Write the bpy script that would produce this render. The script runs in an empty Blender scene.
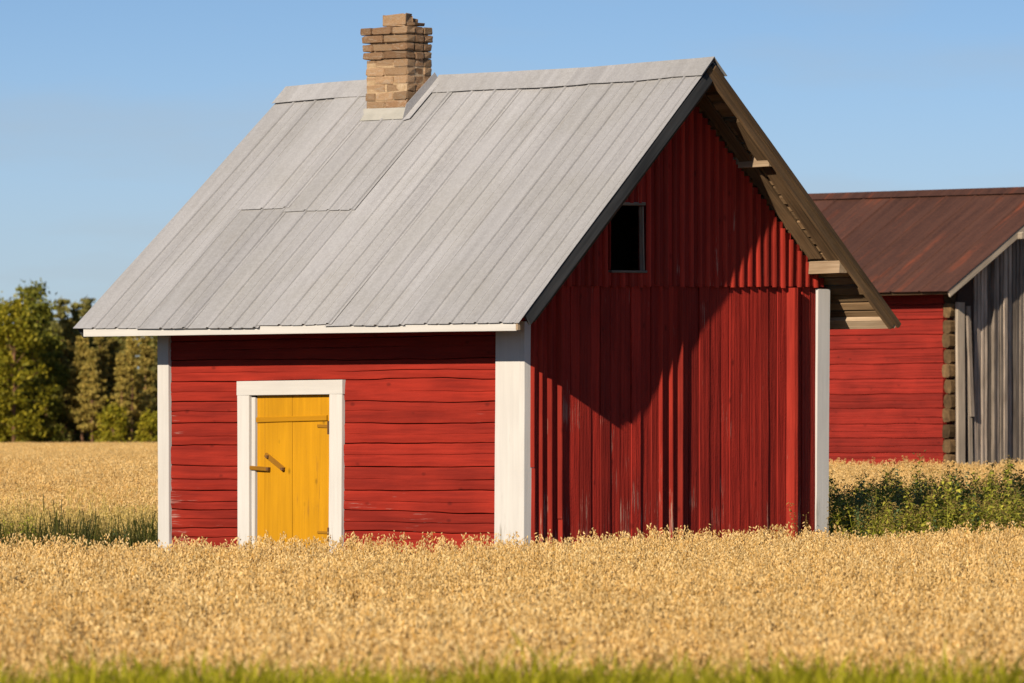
import bpy, math, random
import numpy as np
from mathutils import Vector, Matrix

R = random.Random(7)
NP = np.random.default_rng(11)
rad = math.radians
scene = bpy.context.scene
C = scene.collection

# ------------------------------------------------------------------ camera, sky, sun, exposure
CAM_H = 1.9
F_PX = 6600.0
cam_d = bpy.data.cameras.new('camera')
cam = bpy.data.objects.new('camera', cam_d)
C.objects.link(cam)
cam.location = (0, 0, CAM_H)
cam.rotation_euler = (rad(90), 0, 0)
cam_d.sensor_width = 36.0
cam_d.lens = F_PX * 36.0 / 1024.0
cam_d.shift_y = (437 - 341.5) / 1024.0
cam_d.clip_start = 0.5
cam_d.clip_end = 6000
cam_d.dof.use_dof = True
cam_d.dof.focus_distance = 61.0
cam_d.dof.aperture_fstop = 8.0
scene.camera = cam

YAW = rad(42)                                   # both barns stand turned by this angle
CA, SA = math.cos(YAW), math.sin(YAW)
LX, LY, LZ = -0.240, 1.0, -0.462                # light travel in the barn's own frame
light = Vector((LX * CA + LY * SA, -LX * SA + LY * CA, LZ)).normalized()
to_sun = -light
SUN_EL = math.asin(to_sun.z)
SUN_AZ = math.atan2(to_sun.x, to_sun.y)

world = bpy.data.worlds.new('World')
scene.world = world
world.use_nodes = True
wt = world.node_tree
wt.nodes.clear()
w_out = wt.nodes.new('ShaderNodeOutputWorld')
w_bg = wt.nodes.new('ShaderNodeBackground')
w_sky = wt.nodes.new('ShaderNodeTexSky')
w_sky.sky_type = 'NISHITA'
w_sky.sun_disc = False
w_sky.sun_elevation = SUN_EL
w_sky.sun_rotation = SUN_AZ
w_sky.altitude = 0
w_sky.air_density = 1.0
w_sky.dust_density = 0.0
w_sky.ozone_density = 3.2
w_bg.inputs['Strength'].default_value = 0.115
# the pale layer near the horizon is thin, and faint veils of high cloud cross the blue
w_tc = wt.nodes.new('ShaderNodeTexCoord')
w_ma = wt.nodes.new('ShaderNodeVectorMath'); w_ma.operation = 'MULTIPLY_ADD'
w_ma.inputs[1].default_value = (1, 1, 2.6); w_ma.inputs[2].default_value = (0, 0, 0.05)
wt.links.new(w_tc.outputs['Generated'], w_ma.inputs[0])
wt.links.new(w_ma.outputs[0], w_sky.inputs[0])
w_no = wt.nodes.new('ShaderNodeTexNoise'); w_no.inputs['Scale'].default_value = 1.0; w_no.inputs['Detail'].default_value = 5
w_sc = wt.nodes.new('ShaderNodeVectorMath'); w_sc.operation = 'MULTIPLY'; w_sc.inputs[1].default_value = (14, 14, 75)
wt.links.new(w_tc.outputs['Generated'], w_sc.inputs[0]); wt.links.new(w_sc.outputs[0], w_no.inputs['Vector'])
w_mr = wt.nodes.new('ShaderNodeMapRange'); w_mr.inputs[1].default_value = .48; w_mr.inputs[2].default_value = .75; w_mr.inputs[4].default_value = .34
wt.links.new(w_no.outputs['Fac'], w_mr.inputs[0])
w_se = wt.nodes.new('ShaderNodeSeparateXYZ'); wt.links.new(w_tc.outputs['Generated'], w_se.inputs[0])
w_hz = wt.nodes.new('ShaderNodeMapRange'); w_hz.inputs[1].default_value = 0.0; w_hz.inputs[2].default_value = .070; w_hz.inputs[3].default_value = .80; w_hz.inputs[4].default_value = 0.0
w_hz.interpolation_type = 'SMOOTHSTEP'
wt.links.new(w_se.outputs[2], w_hz.inputs[0])
w_ad = wt.nodes.new('ShaderNodeMath'); w_ad.operation = 'ADD'
wt.links.new(w_hz.outputs[0], w_ad.inputs[0]); wt.links.new(w_mr.outputs[0], w_ad.inputs[1])
w_mx = wt.nodes.new('ShaderNodeMix'); w_mx.data_type = 'RGBA'; w_mx.inputs[7].default_value = (3.75, 4.2, 4.6, 1)
wt.links.new(w_ad.outputs[0], w_mx.inputs[0]); wt.links.new(w_sky.outputs[0], w_mx.inputs[6])
wt.links.new(w_mx.outputs[2], w_bg.inputs[0])
wt.links.new(w_bg.outputs[0], w_out.inputs[0])

sun_d = bpy.data.lights.new('sun', 'SUN')
sun_d.energy = 5.0
sun_d.angle = rad(0.5)
sun_d.color = (1.0, 0.875, 0.71)
sun = bpy.data.objects.new('sun', sun_d)
C.objects.link(sun)
sun.location = (-20, -20, 40)
sun.rotation_euler = light.to_track_quat('-Z', 'Y').to_euler()

scene.view_settings.view_transform = 'Standard'
scene.view_settings.look = 'None'
scene.view_settings.exposure = 0.0
scene.view_settings.gamma = 1.0
scene.view_settings.use_curve_mapping = False


# ------------------------------------------------------------------ helpers
def tag(o, label=None, cat=None, group=None, kind=None):
    if label: o['label'] = label
    if cat: o['category'] = cat
    if group: o['group'] = group
    if kind: o['kind'] = kind
    return o


def empty(name, loc, rz=0.0):
    o = bpy.data.objects.new(name, None)
    o.empty_display_size = 0.3
    C.objects.link(o)
    o.location = loc
    o.rotation_euler = (0, 0, rz)
    return o


def mk(name, verts, faces, mat, parent=None, smooth=False):
    me = bpy.data.meshes.new(name)
    me.from_pydata([tuple(v) for v in verts], [], faces)
    if smooth:
        me.polygons.foreach_set('use_smooth', [True] * len(me.polygons))
    if isinstance(mat, (list, tuple)):
        for m in mat: me.materials.append(m)
    else:
        me.materials.append(mat)
    me.update()
    o = bpy.data.objects.new(name, me)
    C.objects.link(o)
    if parent: o.parent = parent
    return o


class MB:
    """collects faces for one mesh"""
    def __init__(s): s.v = []; s.f = []; s.m = []
    def add(s, v, f, m=0):
        n = len(s.v)
        s.v += [tuple(p) for p in v]
        s.f += [tuple(i + n for i in q) for q in f]
        s.m += [m] * len(f)
    def box(s, x0, x1, y0, y1, z0, z1, m=0):
        s.add([(x0, y0, z0), (x1, y0, z0), (x1, y1, z0), (x0, y1, z0), (x0, y0, z1), (x1, y0, z1), (x1, y1, z1), (x0, y1, z1)],
              [(0, 3, 2, 1), (4, 5, 6, 7), (0, 1, 5, 4), (1, 2, 6, 5), (2, 3, 7, 6), (3, 0, 4, 7)], m)
    def build(s, name, mats, parent=None, smooth=False):
        o = mk(name, s.v, s.f, mats, parent, smooth)
        if isinstance(mats, (list, tuple)) and len(mats) > 1:
            o.data.polygons.foreach_set('material_index', s.m)
        return o


def wob(seed):
    """smooth 1-d noise"""
    r = random.Random(seed)
    ph = [(r.uniform(0, 6.28), r.uniform(.6, 1.4)) for _ in range(5)]
    def f(x):
        return sum(math.sin(x * fr * k + p) / (k ** .8) for k, (p, fr) in zip((1, 2.1, 3.7, 6.3, 11.0), ph)) / 2.2
    return f


def sweep(name, A, B, wd, td, prof, mat, parent, seg=6, jit=0.003, bow=0.0, seed=None, endjit=0.0):
    """plank: closed profile [(w,t)..] (counter-clockwise) swept from A to B; wd width direction, td outward direction"""
    rr = random.Random(seed if seed is not None else R.random())
    A, B, wd, td = Vector(A), Vector(B), Vector(wd).normalized(), Vector(td).normalized()
    n = len(prof)
    fw, ft = wob(rr.random()), wob(rr.random())
    Ln = (B - A).length
    V = []; PC = []
    for i in range(seg + 1):
        q = i / seg
        P = A.lerp(B, q)
        b = bow * 4 * q * (1 - q)
        for k, (w, t) in enumerate(prof):
            PC += [q * Ln, w, t]
            e = (B - A).normalized() * (rr.uniform(-1, 1) * endjit if i in (0, seg) else 0)
            V.append(P + wd * (w + fw(q * Ln * 1.5 + k * .15) * jit) + td * (t + (b + ft(q * Ln * 1.3 + k * .2) * jit * .6 if t > 0.0 else 0)) + e)
    Fs = []
    flip = (B - A).cross(wd).dot(td) > 0
    for i in range(seg):
        for k in range(n):
            a, b_ = i * n + k, i * n + (k + 1) % n
            q = (a, b_, b_ + n, a + n)
            Fs.append(q if flip else q[::-1])
    c0 = tuple(range(n)); c1 = tuple(range(seg * n, seg * n + n))
    Fs.append(c0[::-1] if flip else c0); Fs.append(c1 if flip else c1[::-1])
    o = mk(name, V, Fs, mat, parent)
    o.data.attributes.new('grain', 'FLOAT_VECTOR', 'POINT').data.foreach_set('vector', PC)
    return o


def rect(w, t, c=0.004, tl=0.0, tr=0.0):
    """board profile, chamfered outer edges; tl/tr tilt the face"""
    h = w / 2
    return [(-h, 0), (h, 0), (h, t + tr - c), (h - c, t + tr), (-h + c, t + tl), (-h, t + tl - c)]


# ------------------------------------------------------------------ materials
def new_mat(name):
    m = bpy.data.materials.new(name)
    m.use_nodes = True
    nt = m.node_tree
    return m, nt, nt.nodes['Principled BSDF']


def nd(nt, typ, **kw):
    n = nt.nodes.new(typ)
    for k, v in kw.items(): setattr(n, k, v)
    return n


def mixc(nt, fac, a, b, blend='MIX'):
    n = nt.nodes.new('ShaderNodeMix'); n.data_type = 'RGBA'; n.blend_type = blend
    for s, v in ((0, fac), (6, a), (7, b)):
        if hasattr(v, 'is_output'): nt.links.new(v, n.inputs[s])
        elif s == 0: n.inputs[0].default_value = v
        else: n.inputs[s].default_value = (*v, 1) if len(v) == 3 else v
    return n.outputs[2]


def mth(nt, op, a, b=0.0, c=None, clamp=False):
    n = nt.nodes.new('ShaderNodeMath'); n.operation = op; n.use_clamp = clamp
    for i, v in enumerate((a, b) if c is None else (a, b, c)):
        if hasattr(v, 'is_output'): nt.links.new(v, n.inputs[i])
        else: n.inputs[i].default_value = v
    return n.outputs[0]


def coords(nt, scale, rnd=37.0, along=False):
    tc = nd(nt, 'ShaderNodeTexCoord'); oi = nd(nt, 'ShaderNodeObjectInfo')
    off = nd(nt, 'ShaderNodeVectorMath', operation='ADD')
    sc = mth(nt, 'MULTIPLY', oi.outputs['Random'], rnd)
    src_ = tc.outputs['Object']
    if along:
        at = nd(nt, 'ShaderNodeAttribute', attribute_name='grain'); src_ = at.outputs['Vector']
    nt.links.new(src_, off.inputs[0]); nt.links.new(sc, off.inputs[1])
    mp = nd(nt, 'ShaderNodeVectorMath', operation='MULTIPLY')
    nt.links.new(off.outputs[0], mp.inputs[0]); mp.inputs[1].default_value = scale
    return tc, oi, off.outputs[0], mp.outputs[0]


def noise(nt, vec, scale, detail=4, rough=.6):
    n = nd(nt, 'ShaderNodeTexNoise')
    n.inputs['Scale'].default_value = scale; n.inputs['Detail'].default_value = detail; n.inputs['Roughness'].default_value = rough
    nt.links.new(vec, n.inputs['Vector'])
    return n.outputs['Fac']


def ramp(nt, fac, stops):
    n = nd(nt, 'ShaderNodeMapRange'); n.clamp = True
    n.inputs[1].default_value, n.inputs[2].default_value, n.inputs[3].default_value, n.inputs[4].default_value = stops
    nt.links.new(fac, n.inputs[0])
    return n.outputs[0]


def wood(name, col, col2, grain, wear=0.0, wearcol=(.5, .42, .36), rough=.85, bump=.35, rv=.18, knots=0.0, lowwear=None, spec=.25, bdist=.006, along=False, hew=0.0):
    """painted or bare wood; grain = stretch of the object axes, small along the grain"""
    m, nt, bs = new_mat(name)
    tc, oi, raw, gv = coords(nt, grain, along=along)
    g1 = noise(nt, gv, 1.0, 7, .62)
    g2 = noise(nt, raw, 1.7, 3, .5)
    g3 = noise(nt, raw, 60.0, 3, .6)
    f = mth(nt, 'MULTIPLY_ADD', ramp(nt, g1, (.3, .7, 0, 1)), .65, mth(nt, 'MULTIPLY', ramp(nt, g2, (.3, .7, 0, 1)), .35))
    c = mixc(nt, f, col, col2)
    if knots > 0:
        vo = nd(nt, 'ShaderNodeTexVoronoi'); vo.inputs['Scale'].default_value = 1.0
        sv = nd(nt, 'ShaderNodeVectorMath', operation='MULTIPLY'); nt.links.new(raw, sv.inputs[0])
        sv.inputs[1].default_value = tuple(3.2 if g < 3 else 5.5 for g in grain)
        nt.links.new(sv.outputs[0], vo.inputs['Vector'])
        k = ramp(nt, vo.outputs['Distance'], (.05, .13, 1, 0))
        c = mixc(nt, mth(nt, 'MULTIPLY', k, knots), c, tuple(x * .25 for x in col))
    # every piece a little lighter or darker
    v = mth(nt, 'MULTIPLY_ADD', oi.outputs['Random'], 2 * rv, 1 - rv)
    hsv = nd(nt, 'ShaderNodeHueSaturation'); nt.links.new(c, hsv.inputs['Color']); nt.links.new(v, hsv.inputs['Value'])
    c = hsv.outputs[0]
    if wear > 0:
        wn = noise(nt, gv, 1.9, 8, .72); wn2 = noise(nt, raw, 1.3, 3, .6)
        s = mth(nt, 'MULTIPLY_ADD', wn2, .5, mth(nt, 'MULTIPLY', wn, .6))
        if lowwear:
            sep = nd(nt, 'ShaderNodeSeparateXYZ'); nt.links.new(tc.outputs['Object'], sep.inputs[0])
            s = mth(nt, 'ADD', s, ramp(nt, sep.outputs[2], (lowwear[0], lowwear[1], lowwear[2], 0)))
            if grain[0] < 3: s = mth(nt, 'ADD', s, ramp(nt, sep.outputs[0], (-4.6, -3.9, .06, -.05)))
        wm = ramp(nt, s, (.78 - wear * .3, .84 - wear * .3, 0, .85))
        c = mixc(nt, wm, c, wearcol)
    nt.links.new(c, bs.inputs['Base Color'])
    bs.inputs['Roughness'].default_value = rough
    bs.inputs['Specular IOR Level'].default_value = spec
    bs.inputs['Diffuse Roughness'].default_value = 1.0
    bp = nd(nt, 'ShaderNodeBump'); bp.inputs['Strength'].default_value = bump; bp.inputs['Distance'].default_value = bdist
    hh = mth(nt, 'MULTIPLY_ADD', g3, .3, g1)
    if hew > 0:
        hv = nd(nt, 'ShaderNodeVectorMath', operation='MULTIPLY'); nt.links.new(raw, hv.inputs[0]); hv.inputs[1].default_value = tuple(3.0 if g < 3 else 12.0 for g in grain)
        hh = mth(nt, 'MULTIPLY_ADD', noise(nt, hv.outputs[0], 1.0, 3, .5), hew, hh)
    nt.links.new(hh, bp.inputs['Height']); nt.links.new(bp.outputs[0], bs.inputs['Normal'])
    return m


RED1, RED2 = (.19, .0115, .006), (.42, .032, .0155)
GX, GY, GZ = (1.2, 26, 26), (26, 1.2, 26), (26, 26, 1.2)
M = {}
M['red_log'] = wood('falu_red_log', RED1, RED2, GX, wear=.36, wearcol=(.46, .26, .22), knots=.45, lowwear=(.9, 1.75, .10), bump=.6, hew=3.0)
M['red_board'] = wood('falu_red_board', (.21, .012, .0075), (.46, .034, .019), GZ, rv=.26, wear=.40, wearcol=(.48, .26, .2), knots=.5, lowwear=(.9, 1.6, .09), bump=1.0, bdist=.016)
M['red_log_faded'] = wood('falu_red_log_faded', (.12, .009, .006), (.42, .034, .02), (.7, 40, 40), wear=.30, wearcol=(.30, .12, .08), knots=.4, bump=.8, hew=4.0)
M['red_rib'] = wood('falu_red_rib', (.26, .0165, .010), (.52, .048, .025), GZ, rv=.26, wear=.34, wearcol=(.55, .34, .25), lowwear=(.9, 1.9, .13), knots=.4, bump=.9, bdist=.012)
M['white'] = wood('white_paint', (.60, .575, .54), (.70, .675, .635), GZ, wear=.34, wearcol=(.36, .33, .28), lowwear=(.9, 1.6, .09), rv=.04, bump=.25, rough=.6)
M['white_x'] = wood('white_paint_level', (.60, .575, .54), (.70, .675, .635), GX, wear=.12, wearcol=(.45, .42, .38), rv=.04, bump=.25, rough=.6)
M['yellow'] = wood('yellow_paint', (.47, .225, .003), (.64, .325, .005), GZ, wear=.36, wearcol=(.32, .14, .02), lowwear=(.95, 1.4, .07), rv=.12, bump=.45, rough=.6, knots=.5)
M['yellow_x'] = wood('yellow_paint_level', (.44, .2, .003), (.58, .28, .006), GX, wear=.3, wearcol=(.28, .11, .02), rv=.08, bump=.35, rough=.55)
M['yellow_worn'] = wood('worn_yellow_paint', (.20, .085, .008), (.46, .22, .012), GX, rv=.1, bump=.6, along=True)
M['tar'] = wood('weathered_dark_board', (.018, .020, .022), (.075, .077, .08), GX, rv=.1, bump=.5, along=True)
M['brown'] = wood('weathered_brown_board', (.03, .019, .010), (.175, .108, .055), (2, 60, 60), rv=.3, bump=.8, along=True)
M['pale'] = wood('bare_pale_wood', (.26, .17, .10), (.56, .43, .29), (2, 60, 60), rv=.2, bump=.6, along=True)
M['under'] = wood('roof_underside_board', (.12, .07, .035), (.36, .235, .125), (2, 60, 60), rv=.4, bump=.6, along=True)
M['grey'] = wood('grey_weathered_board', (.10, .078, .06), (.52, .43, .34), (2, 50, 50), rv=.55, bump=.9, along=True)
M['grey_pale'] = wood('pale_grey_board', (.26, .21, .16), (.50, .42, .32), GX, rv=.15, bump=.6, along=True)
M['logend'] = wood('bare_log_end', (.045, .026, .012), (.22, .135, .06), (12, 12, 12), rv=.5, bump=.8)
M['inside'] = wood('dark_inner_backing', (.035, .02, .014), (.06, .035, .025), GX, rv=.1)
M['core'] = wood('red_wall_core', (.12, .008, .006), (.18, .012, .009), GX, rv=.02)


def metal_grey():
    m, nt, bs = new_mat('weathered_galvanised_sheet')
    tc, oi, raw, gv = coords(nt, (7, .30, .30))
    g1 = noise(nt, gv, 1.0, 6, .65)               # streaks running down the slope
    g2 = noise(nt, raw, 1.2, 4, .6)
    g3 = noise(nt, raw, 75.0, 2, .7)              # spangle
    c = mixc(nt, ramp(nt, g1, (.30, .70, 0, 1)), (.325, .315, .315), (.48, .47, .472))
    c = mixc(nt, ramp(nt, g2, (.42, .72, 0, .65)), c, (.345, .332, .308))
    g4 = noise(nt, raw, 26.0, 4, .75)             # mottled zinc bloom
    c = mixc(nt, ramp(nt, g4, (.40, .66, 0, .34)), c, (.54, .535, .535))
    c = mixc(nt, ramp(nt, g3, (.42, .72, 0, .36)), c, (.22, .213, .212))
    g5 = noise(nt, gv, 2.3, 5, .7)
    c = mixc(nt, mth(nt, 'MULTIPLY', ramp(nt, g5, (.60, .72, 0, .5)), ramp(nt, g2, (.45, .6, 0, 1))), c, (.27, .235, .19))
    v = mth(nt, 'MULTIPLY_ADD', oi.outputs['Random'], .2, .90)
    hsv = nd(nt, 'ShaderNodeHueSaturation'); nt.links.new(c, hsv.inputs['Color']); nt.links.new(v, hsv.inputs['Value'])
    nt.links.new(hsv.outputs[0], bs.inputs['Base Color'])
    bs.inputs['Roughness'].default_value = .62
    bs.inputs['Metallic'].default_value = .0
    bs.inputs['Specular IOR Level'].default_value = .35
    bp = nd(nt, 'ShaderNodeBump'); bp.inputs['Strength'].default_value = .25; bp.inputs['Distance'].default_value = .004
    nt.links.new(mth(nt, 'ADD', g3, g1), bp.inputs['Height']); nt.links.new(bp.outputs[0], bs.inputs['Normal'])
    return m


def metal_rust():
    m, nt, bs = new_mat('rusty_brown_sheet')
    tc, oi, raw, gv = coords(nt, (6, .5, .5))
    g1 = noise(nt, gv, 1.0, 7, .68)
    g2 = noise(nt, raw, .9, 5, .65)
    g3 = noise(nt, raw, 22.0, 4, .7)
    c = mixc(nt, ramp(nt, g1, (.3, .7, 0, 1)), (.058, .026, .019), (.115, .052, .036))
    c = mixc(nt, ramp(nt, g3, (.45, .75, 0, .6)), c, (.15, .06, .035))
    g4 = noise(nt, gv, .6, 5, .6)
    c = mixc(nt, mth(nt, 'MULTIPLY', ramp(nt, g4, (.55, .66, 0, .75)), ramp(nt, g2, (.42, .58, 0, 1))), c, (.25, .065, .03))
    v = mth(nt, 'MULTIPLY_ADD', oi.outputs['Random'], .3, .85)
    hsv = nd(nt, 'ShaderNodeHueSaturation'); nt.links.new(c, hsv.inputs['Color']); nt.links.new(v, hsv.inputs['Value'])
    nt.links.new(hsv.outputs[0], bs.inputs['Base Color'])
    bs.inputs['Roughness'].default_value = .75
    bs.inputs['Specular IOR Level'].default_value = .2
    bp = nd(nt, 'ShaderNodeBump'); bp.inputs['Strength'].default_value = .4; bp.inputs['Distance'].default_value = .01
    nt.links.new(mth(nt, 'ADD', g3, g1), bp.inputs['Height']); nt.links.new(bp.outputs[0], bs.inputs['Normal'])
    return m


def brick_mat(name, a, b):
    m, nt, bs = new_mat(name)
    tc, oi, raw, gv = coords(nt, (1, 1, 1))
    g1 = noise(nt, raw, 14, 5, .65); g3 = noise(nt, raw, 70, 3, .7); g2 = noise(nt, raw, 3.5, 3, .6)
    c = mixc(nt, ramp(nt, g1, (.3, .7, 0, 1)), a, b)
    c = mixc(nt, ramp(nt, g2, (.5, .66, 0, .7)), c, (.58, .45, .32))
    c = mixc(nt, ramp(nt, g3, (.5, .8, 0, .6)), c, tuple(x * .35 for x in a))
    v = mth(nt, 'MULTIPLY_ADD', oi.outputs['Random'], .6, .62)
    hsv = nd(nt, 'ShaderNodeHueSaturation'); nt.links.new(c, hsv.inputs['Color']); nt.links.new(v, hsv.inputs['Value'])
    nt.links.new(hsv.outputs[0], bs.inputs['Base Color'])
    bs.inputs['Roughness'].default_value = .95; bs.inputs['Specular IOR Level'].default_value = .1
    bp = nd(nt, 'ShaderNodeBump'); bp.inputs['Strength'].default_value = .9; bp.inputs['Distance'].default_value = .014
    nt.links.new(mth(nt, 'ADD', g3, g1), bp.inputs['Height']); nt.links.new(bp.outputs[0], bs.inputs['Normal'])
    return m


def plant(name, a, b, trans=.35, rough=.6, rv=.35, spec=.2, drift=None):
    m, nt, bs = new_mat(name)
    oi = nd(nt, 'ShaderNodeObjectInfo'); ge = nd(nt, 'ShaderNodeNewGeometry')
    c = mixc(nt, ge.outputs['Random Per Island'], a, b)
    v = mth(nt, 'MULTIPLY_ADD', oi.outputs['Random'], rv, 1 - rv / 2)
    hsv = nd(nt, 'ShaderNodeHueSaturation'); nt.links.new(c, hsv.inputs['Color']); nt.links.new(v, hsv.inputs['Value'])
    c = hsv.outputs[0]
    if drift:
        ln = noise(nt, oi.outputs['Location'], .55, 3, .6)
        c = mixc(nt, ramp(nt, ln, (.35, .68, 0, .55)), c, drift, 'MULTIPLY')
    nt.links.new(c, bs.inputs['Base Color'])
    bs.inputs['Roughness'].default_value = rough; bs.inputs['Specular IOR Level'].default_value = spec
    if trans > 0:
        tr = nd(nt, 'ShaderNodeBsdfTranslucent'); nt.links.new(c, tr.inputs[0])
        mx = nd(nt, 'ShaderNodeMixShader'); mx.inputs[0].default_value = trans
        nt.links.new(bs.outputs[0], mx.inputs[1]); nt.links.new(tr.outputs[0], mx.inputs[2])
        nt.links.new(mx.outputs[0], nt.nodes['Material Output'].inputs[0])
    return m


M['sheet'] = metal_grey()
M['rust'] = metal_rust()
M['brick'] = brick_mat('old_tan_brick', (.46, .265, .14), (.66, .45, .27))
M['brick_dark'] = brick_mat('old_brown_brick', (.32, .17, .09), (.56, .35, .20))
M['mortar'] = brick_mat('crumbling_mortar', (.40, .27, .15), (.56, .41, .25))
M['flash'] = wood('grey_painted_flashing', (.36, .35, .31), (.50, .48, .43), (5, 5, 5), wear=.15, wearcol=(.25, .2, .15), rv=.03, bump=.2)
M['iron'] = wood('rusty_iron', (.10, .045, .02), (.24, .12, .045), (20, 20, 20), rv=.2, bump=.4)
M['oat'] = plant('ripe_oat_husk', (.66, .39, .105), (.97, .74, .37), trans=.08, rough=.55, rv=.4, drift=(.84, .68, .42))
M['straw'] = plant('oat_straw', (.20, .09, .010), (.46, .25, .035), trans=.05, rv=.4)
M['oat_green'] = plant('late_oat_husk', (.52, .37, .08), (.80, .58, .22), trans=.1, rv=.4)
M['stem_green'] = plant('green_oat_leaf', (.035, .05, .008), (.15, .16, .025), trans=.3, rv=.4)
M['weed'] = plant('weed_leaf', (.19, .21, .02), (.56, .51, .07), trans=.3, rv=.5)
M['weed_blue'] = plant('weed_leaf_greyish', (.10, .16, .06), (.17, .24, .10), trans=.3, rv=.3)
M['weed_dry'] = plant('weed_dry_head', (.20, .13, .04), (.38, .28, .08), trans=.25, rv=.4)
M['rank'] = plant('rank_grass_blade', (.03, .038, .006), (.12, .115, .02), trans=.3, rv=.5)
M['grass'] = plant('verge_grass_blade', (.27, .27, .008), (.56, .49, .03), trans=.35, rv=.35)
M['birch_leaf'] = plant('broad_leaf', (.20, .20, .013), (.50, .40, .03), trans=.3, rv=.35)
M['birch_leaf_dark'] = plant('broad_leaf_dark', (.10, .115, .015), (.28, .26, .03), trans=.2, rv=.3)
M['needle'] = plant('pine_needle', (.21, .175, .035), (.50, .36, .085), trans=.25, rv=.5)
M['needle_dark'] = plant('spruce_needle', (.14, .145, .038), (.36, .30, .08), trans=.25, rv=.4)
M['bark'] = wood('pine_bark', (.16, .08, .045), (.36, .19, .10), (3, 3, .8), rv=.25, bump=.5)

# ------------------------------------------------------------------ ground
def smooth(a, b, x):
    t = min(1, max(0, (x - a) / (b - a)))
    return t * t * (3 - 2 * t)


def ground(y):
    return .60 * (1 - smooth(23.2, 26.6, y)) + .385 * smooth(84, 107, y)


ys = [-60, 0, 10, 18, 20, 22] + [23 + .25 * i for i in range(16)] + [28, 35, 45, 55, 65, 75] + [82 + 2 * i for i in range(14)] + [120, 150, 200, 300, 420, 600, 900, 1500, 2600]
xs = [-1500, -600, -250, -100, -50, -25, -12, -6, -3, 0, 3, 6, 12, 25, 50, 100, 250, 600, 1500]
gv_ = [(x, y, ground(y)) for y in ys for x in xs]
nx = len(xs)
gf = [(j * nx + i, j * nx + i + 1, (j + 1) * nx + i + 1, (j + 1) * nx + i) for j in range(len(ys) - 1) for i in range(nx - 1)]
m, nt, bs = new_mat('field_soil')
tc = nd(nt, 'ShaderNodeTexCoord')
c = mixc(nt, ramp(nt, noise(nt, tc.outputs['Object'], .35, 5, .6), (.35, .65, 0, 1)), (.06, .042, .016), (.10, .085, .025))
c = mixc(nt, ramp(nt, noise(nt, tc.outputs['Object'], 6, 5, .7), (.4, .7, 0, .7)), c, (.15, .10, .035))
nt.links.new(c, bs.inputs['Base Color']); bs.inputs['Roughness'].default_value = 1
tag(mk('ground', gv_, gf, m), kind='structure')

# ------------------------------------------------------------------ the red barn in front
BX, BY = 13.0 / 6600 * 60, 60.0
barn = empty('red_barn', (BX, BY, 0), -YAW)
tag(barn, 'small red log barn with grey metal roof, brick chimney and yellow door', 'barn')
L, D = 4.70, 4.39                                  # wall length along the ridge, gable width
XR, XLft = .50, -5.12                              # roof ends along the ridge
YR, YF, YB = 2.05, -.64, 4.83                      # ridge, front eave, back eave
def zr(x): return 5.367 + (x - .5) * .0125 + .012 * math.sin(x * 1.3)   # the ridge sags a little to the left
def zf(x): return 2.922 - (x - .5) * .0022
def zb(x): return 2.985
def skew(x, v):                                      # the far verge is not quite square to the ridge
    return x + (x - XR) / (XLft - XR) * (.13 - .235 * v)
def P_front(x, v, h=0.0):
    x = skew(x, v)
    a = Vector((x, YR, zr(x))); b = Vector((x, YF, zf(x)))
    n = Vector((0, -(a.z - b.z), (a.y - b.y))).normalized()
    return a.lerp(b, v) + n * h
def P_back(x, v, h=0.0):
    x = skew(x, v)
    a = Vector((x, YR, zr(x))); b = Vector((x, YB, zb(x)))
    n = Vector((0, (a.z - b.z), (b.y - a.y))).normalized()
    return a.lerp(b, v) + n * h
def rake_z(y, x=0.0):                               # height of the roof plane above a gable point
    if y < YR: return zf(x) + (zr(x) - zf(x)) * (y - YF) / (YR - YF)
    return zb(x) + (zr(x) - zb(x)) * (YB - y) / (YB - YR)

# --- front log wall
DX0, DX1, DZ1 = -3.62, -2.25, 2.43                  # outer edges of the door frame
joints = [.05, .24, .44, .635, .83, 1.03, 1.21, 1.405, 1.63, 1.835, 2.035, 2.235, 2.43, 2.625, 2.82, 3.01]
jw = [wob(100 + i) for i in range(len(joints))]
def jz(i, x): return joints[i] + .017 * jw[i](x * .8) + .005 * jw[i](x * 4 + 3)


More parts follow.
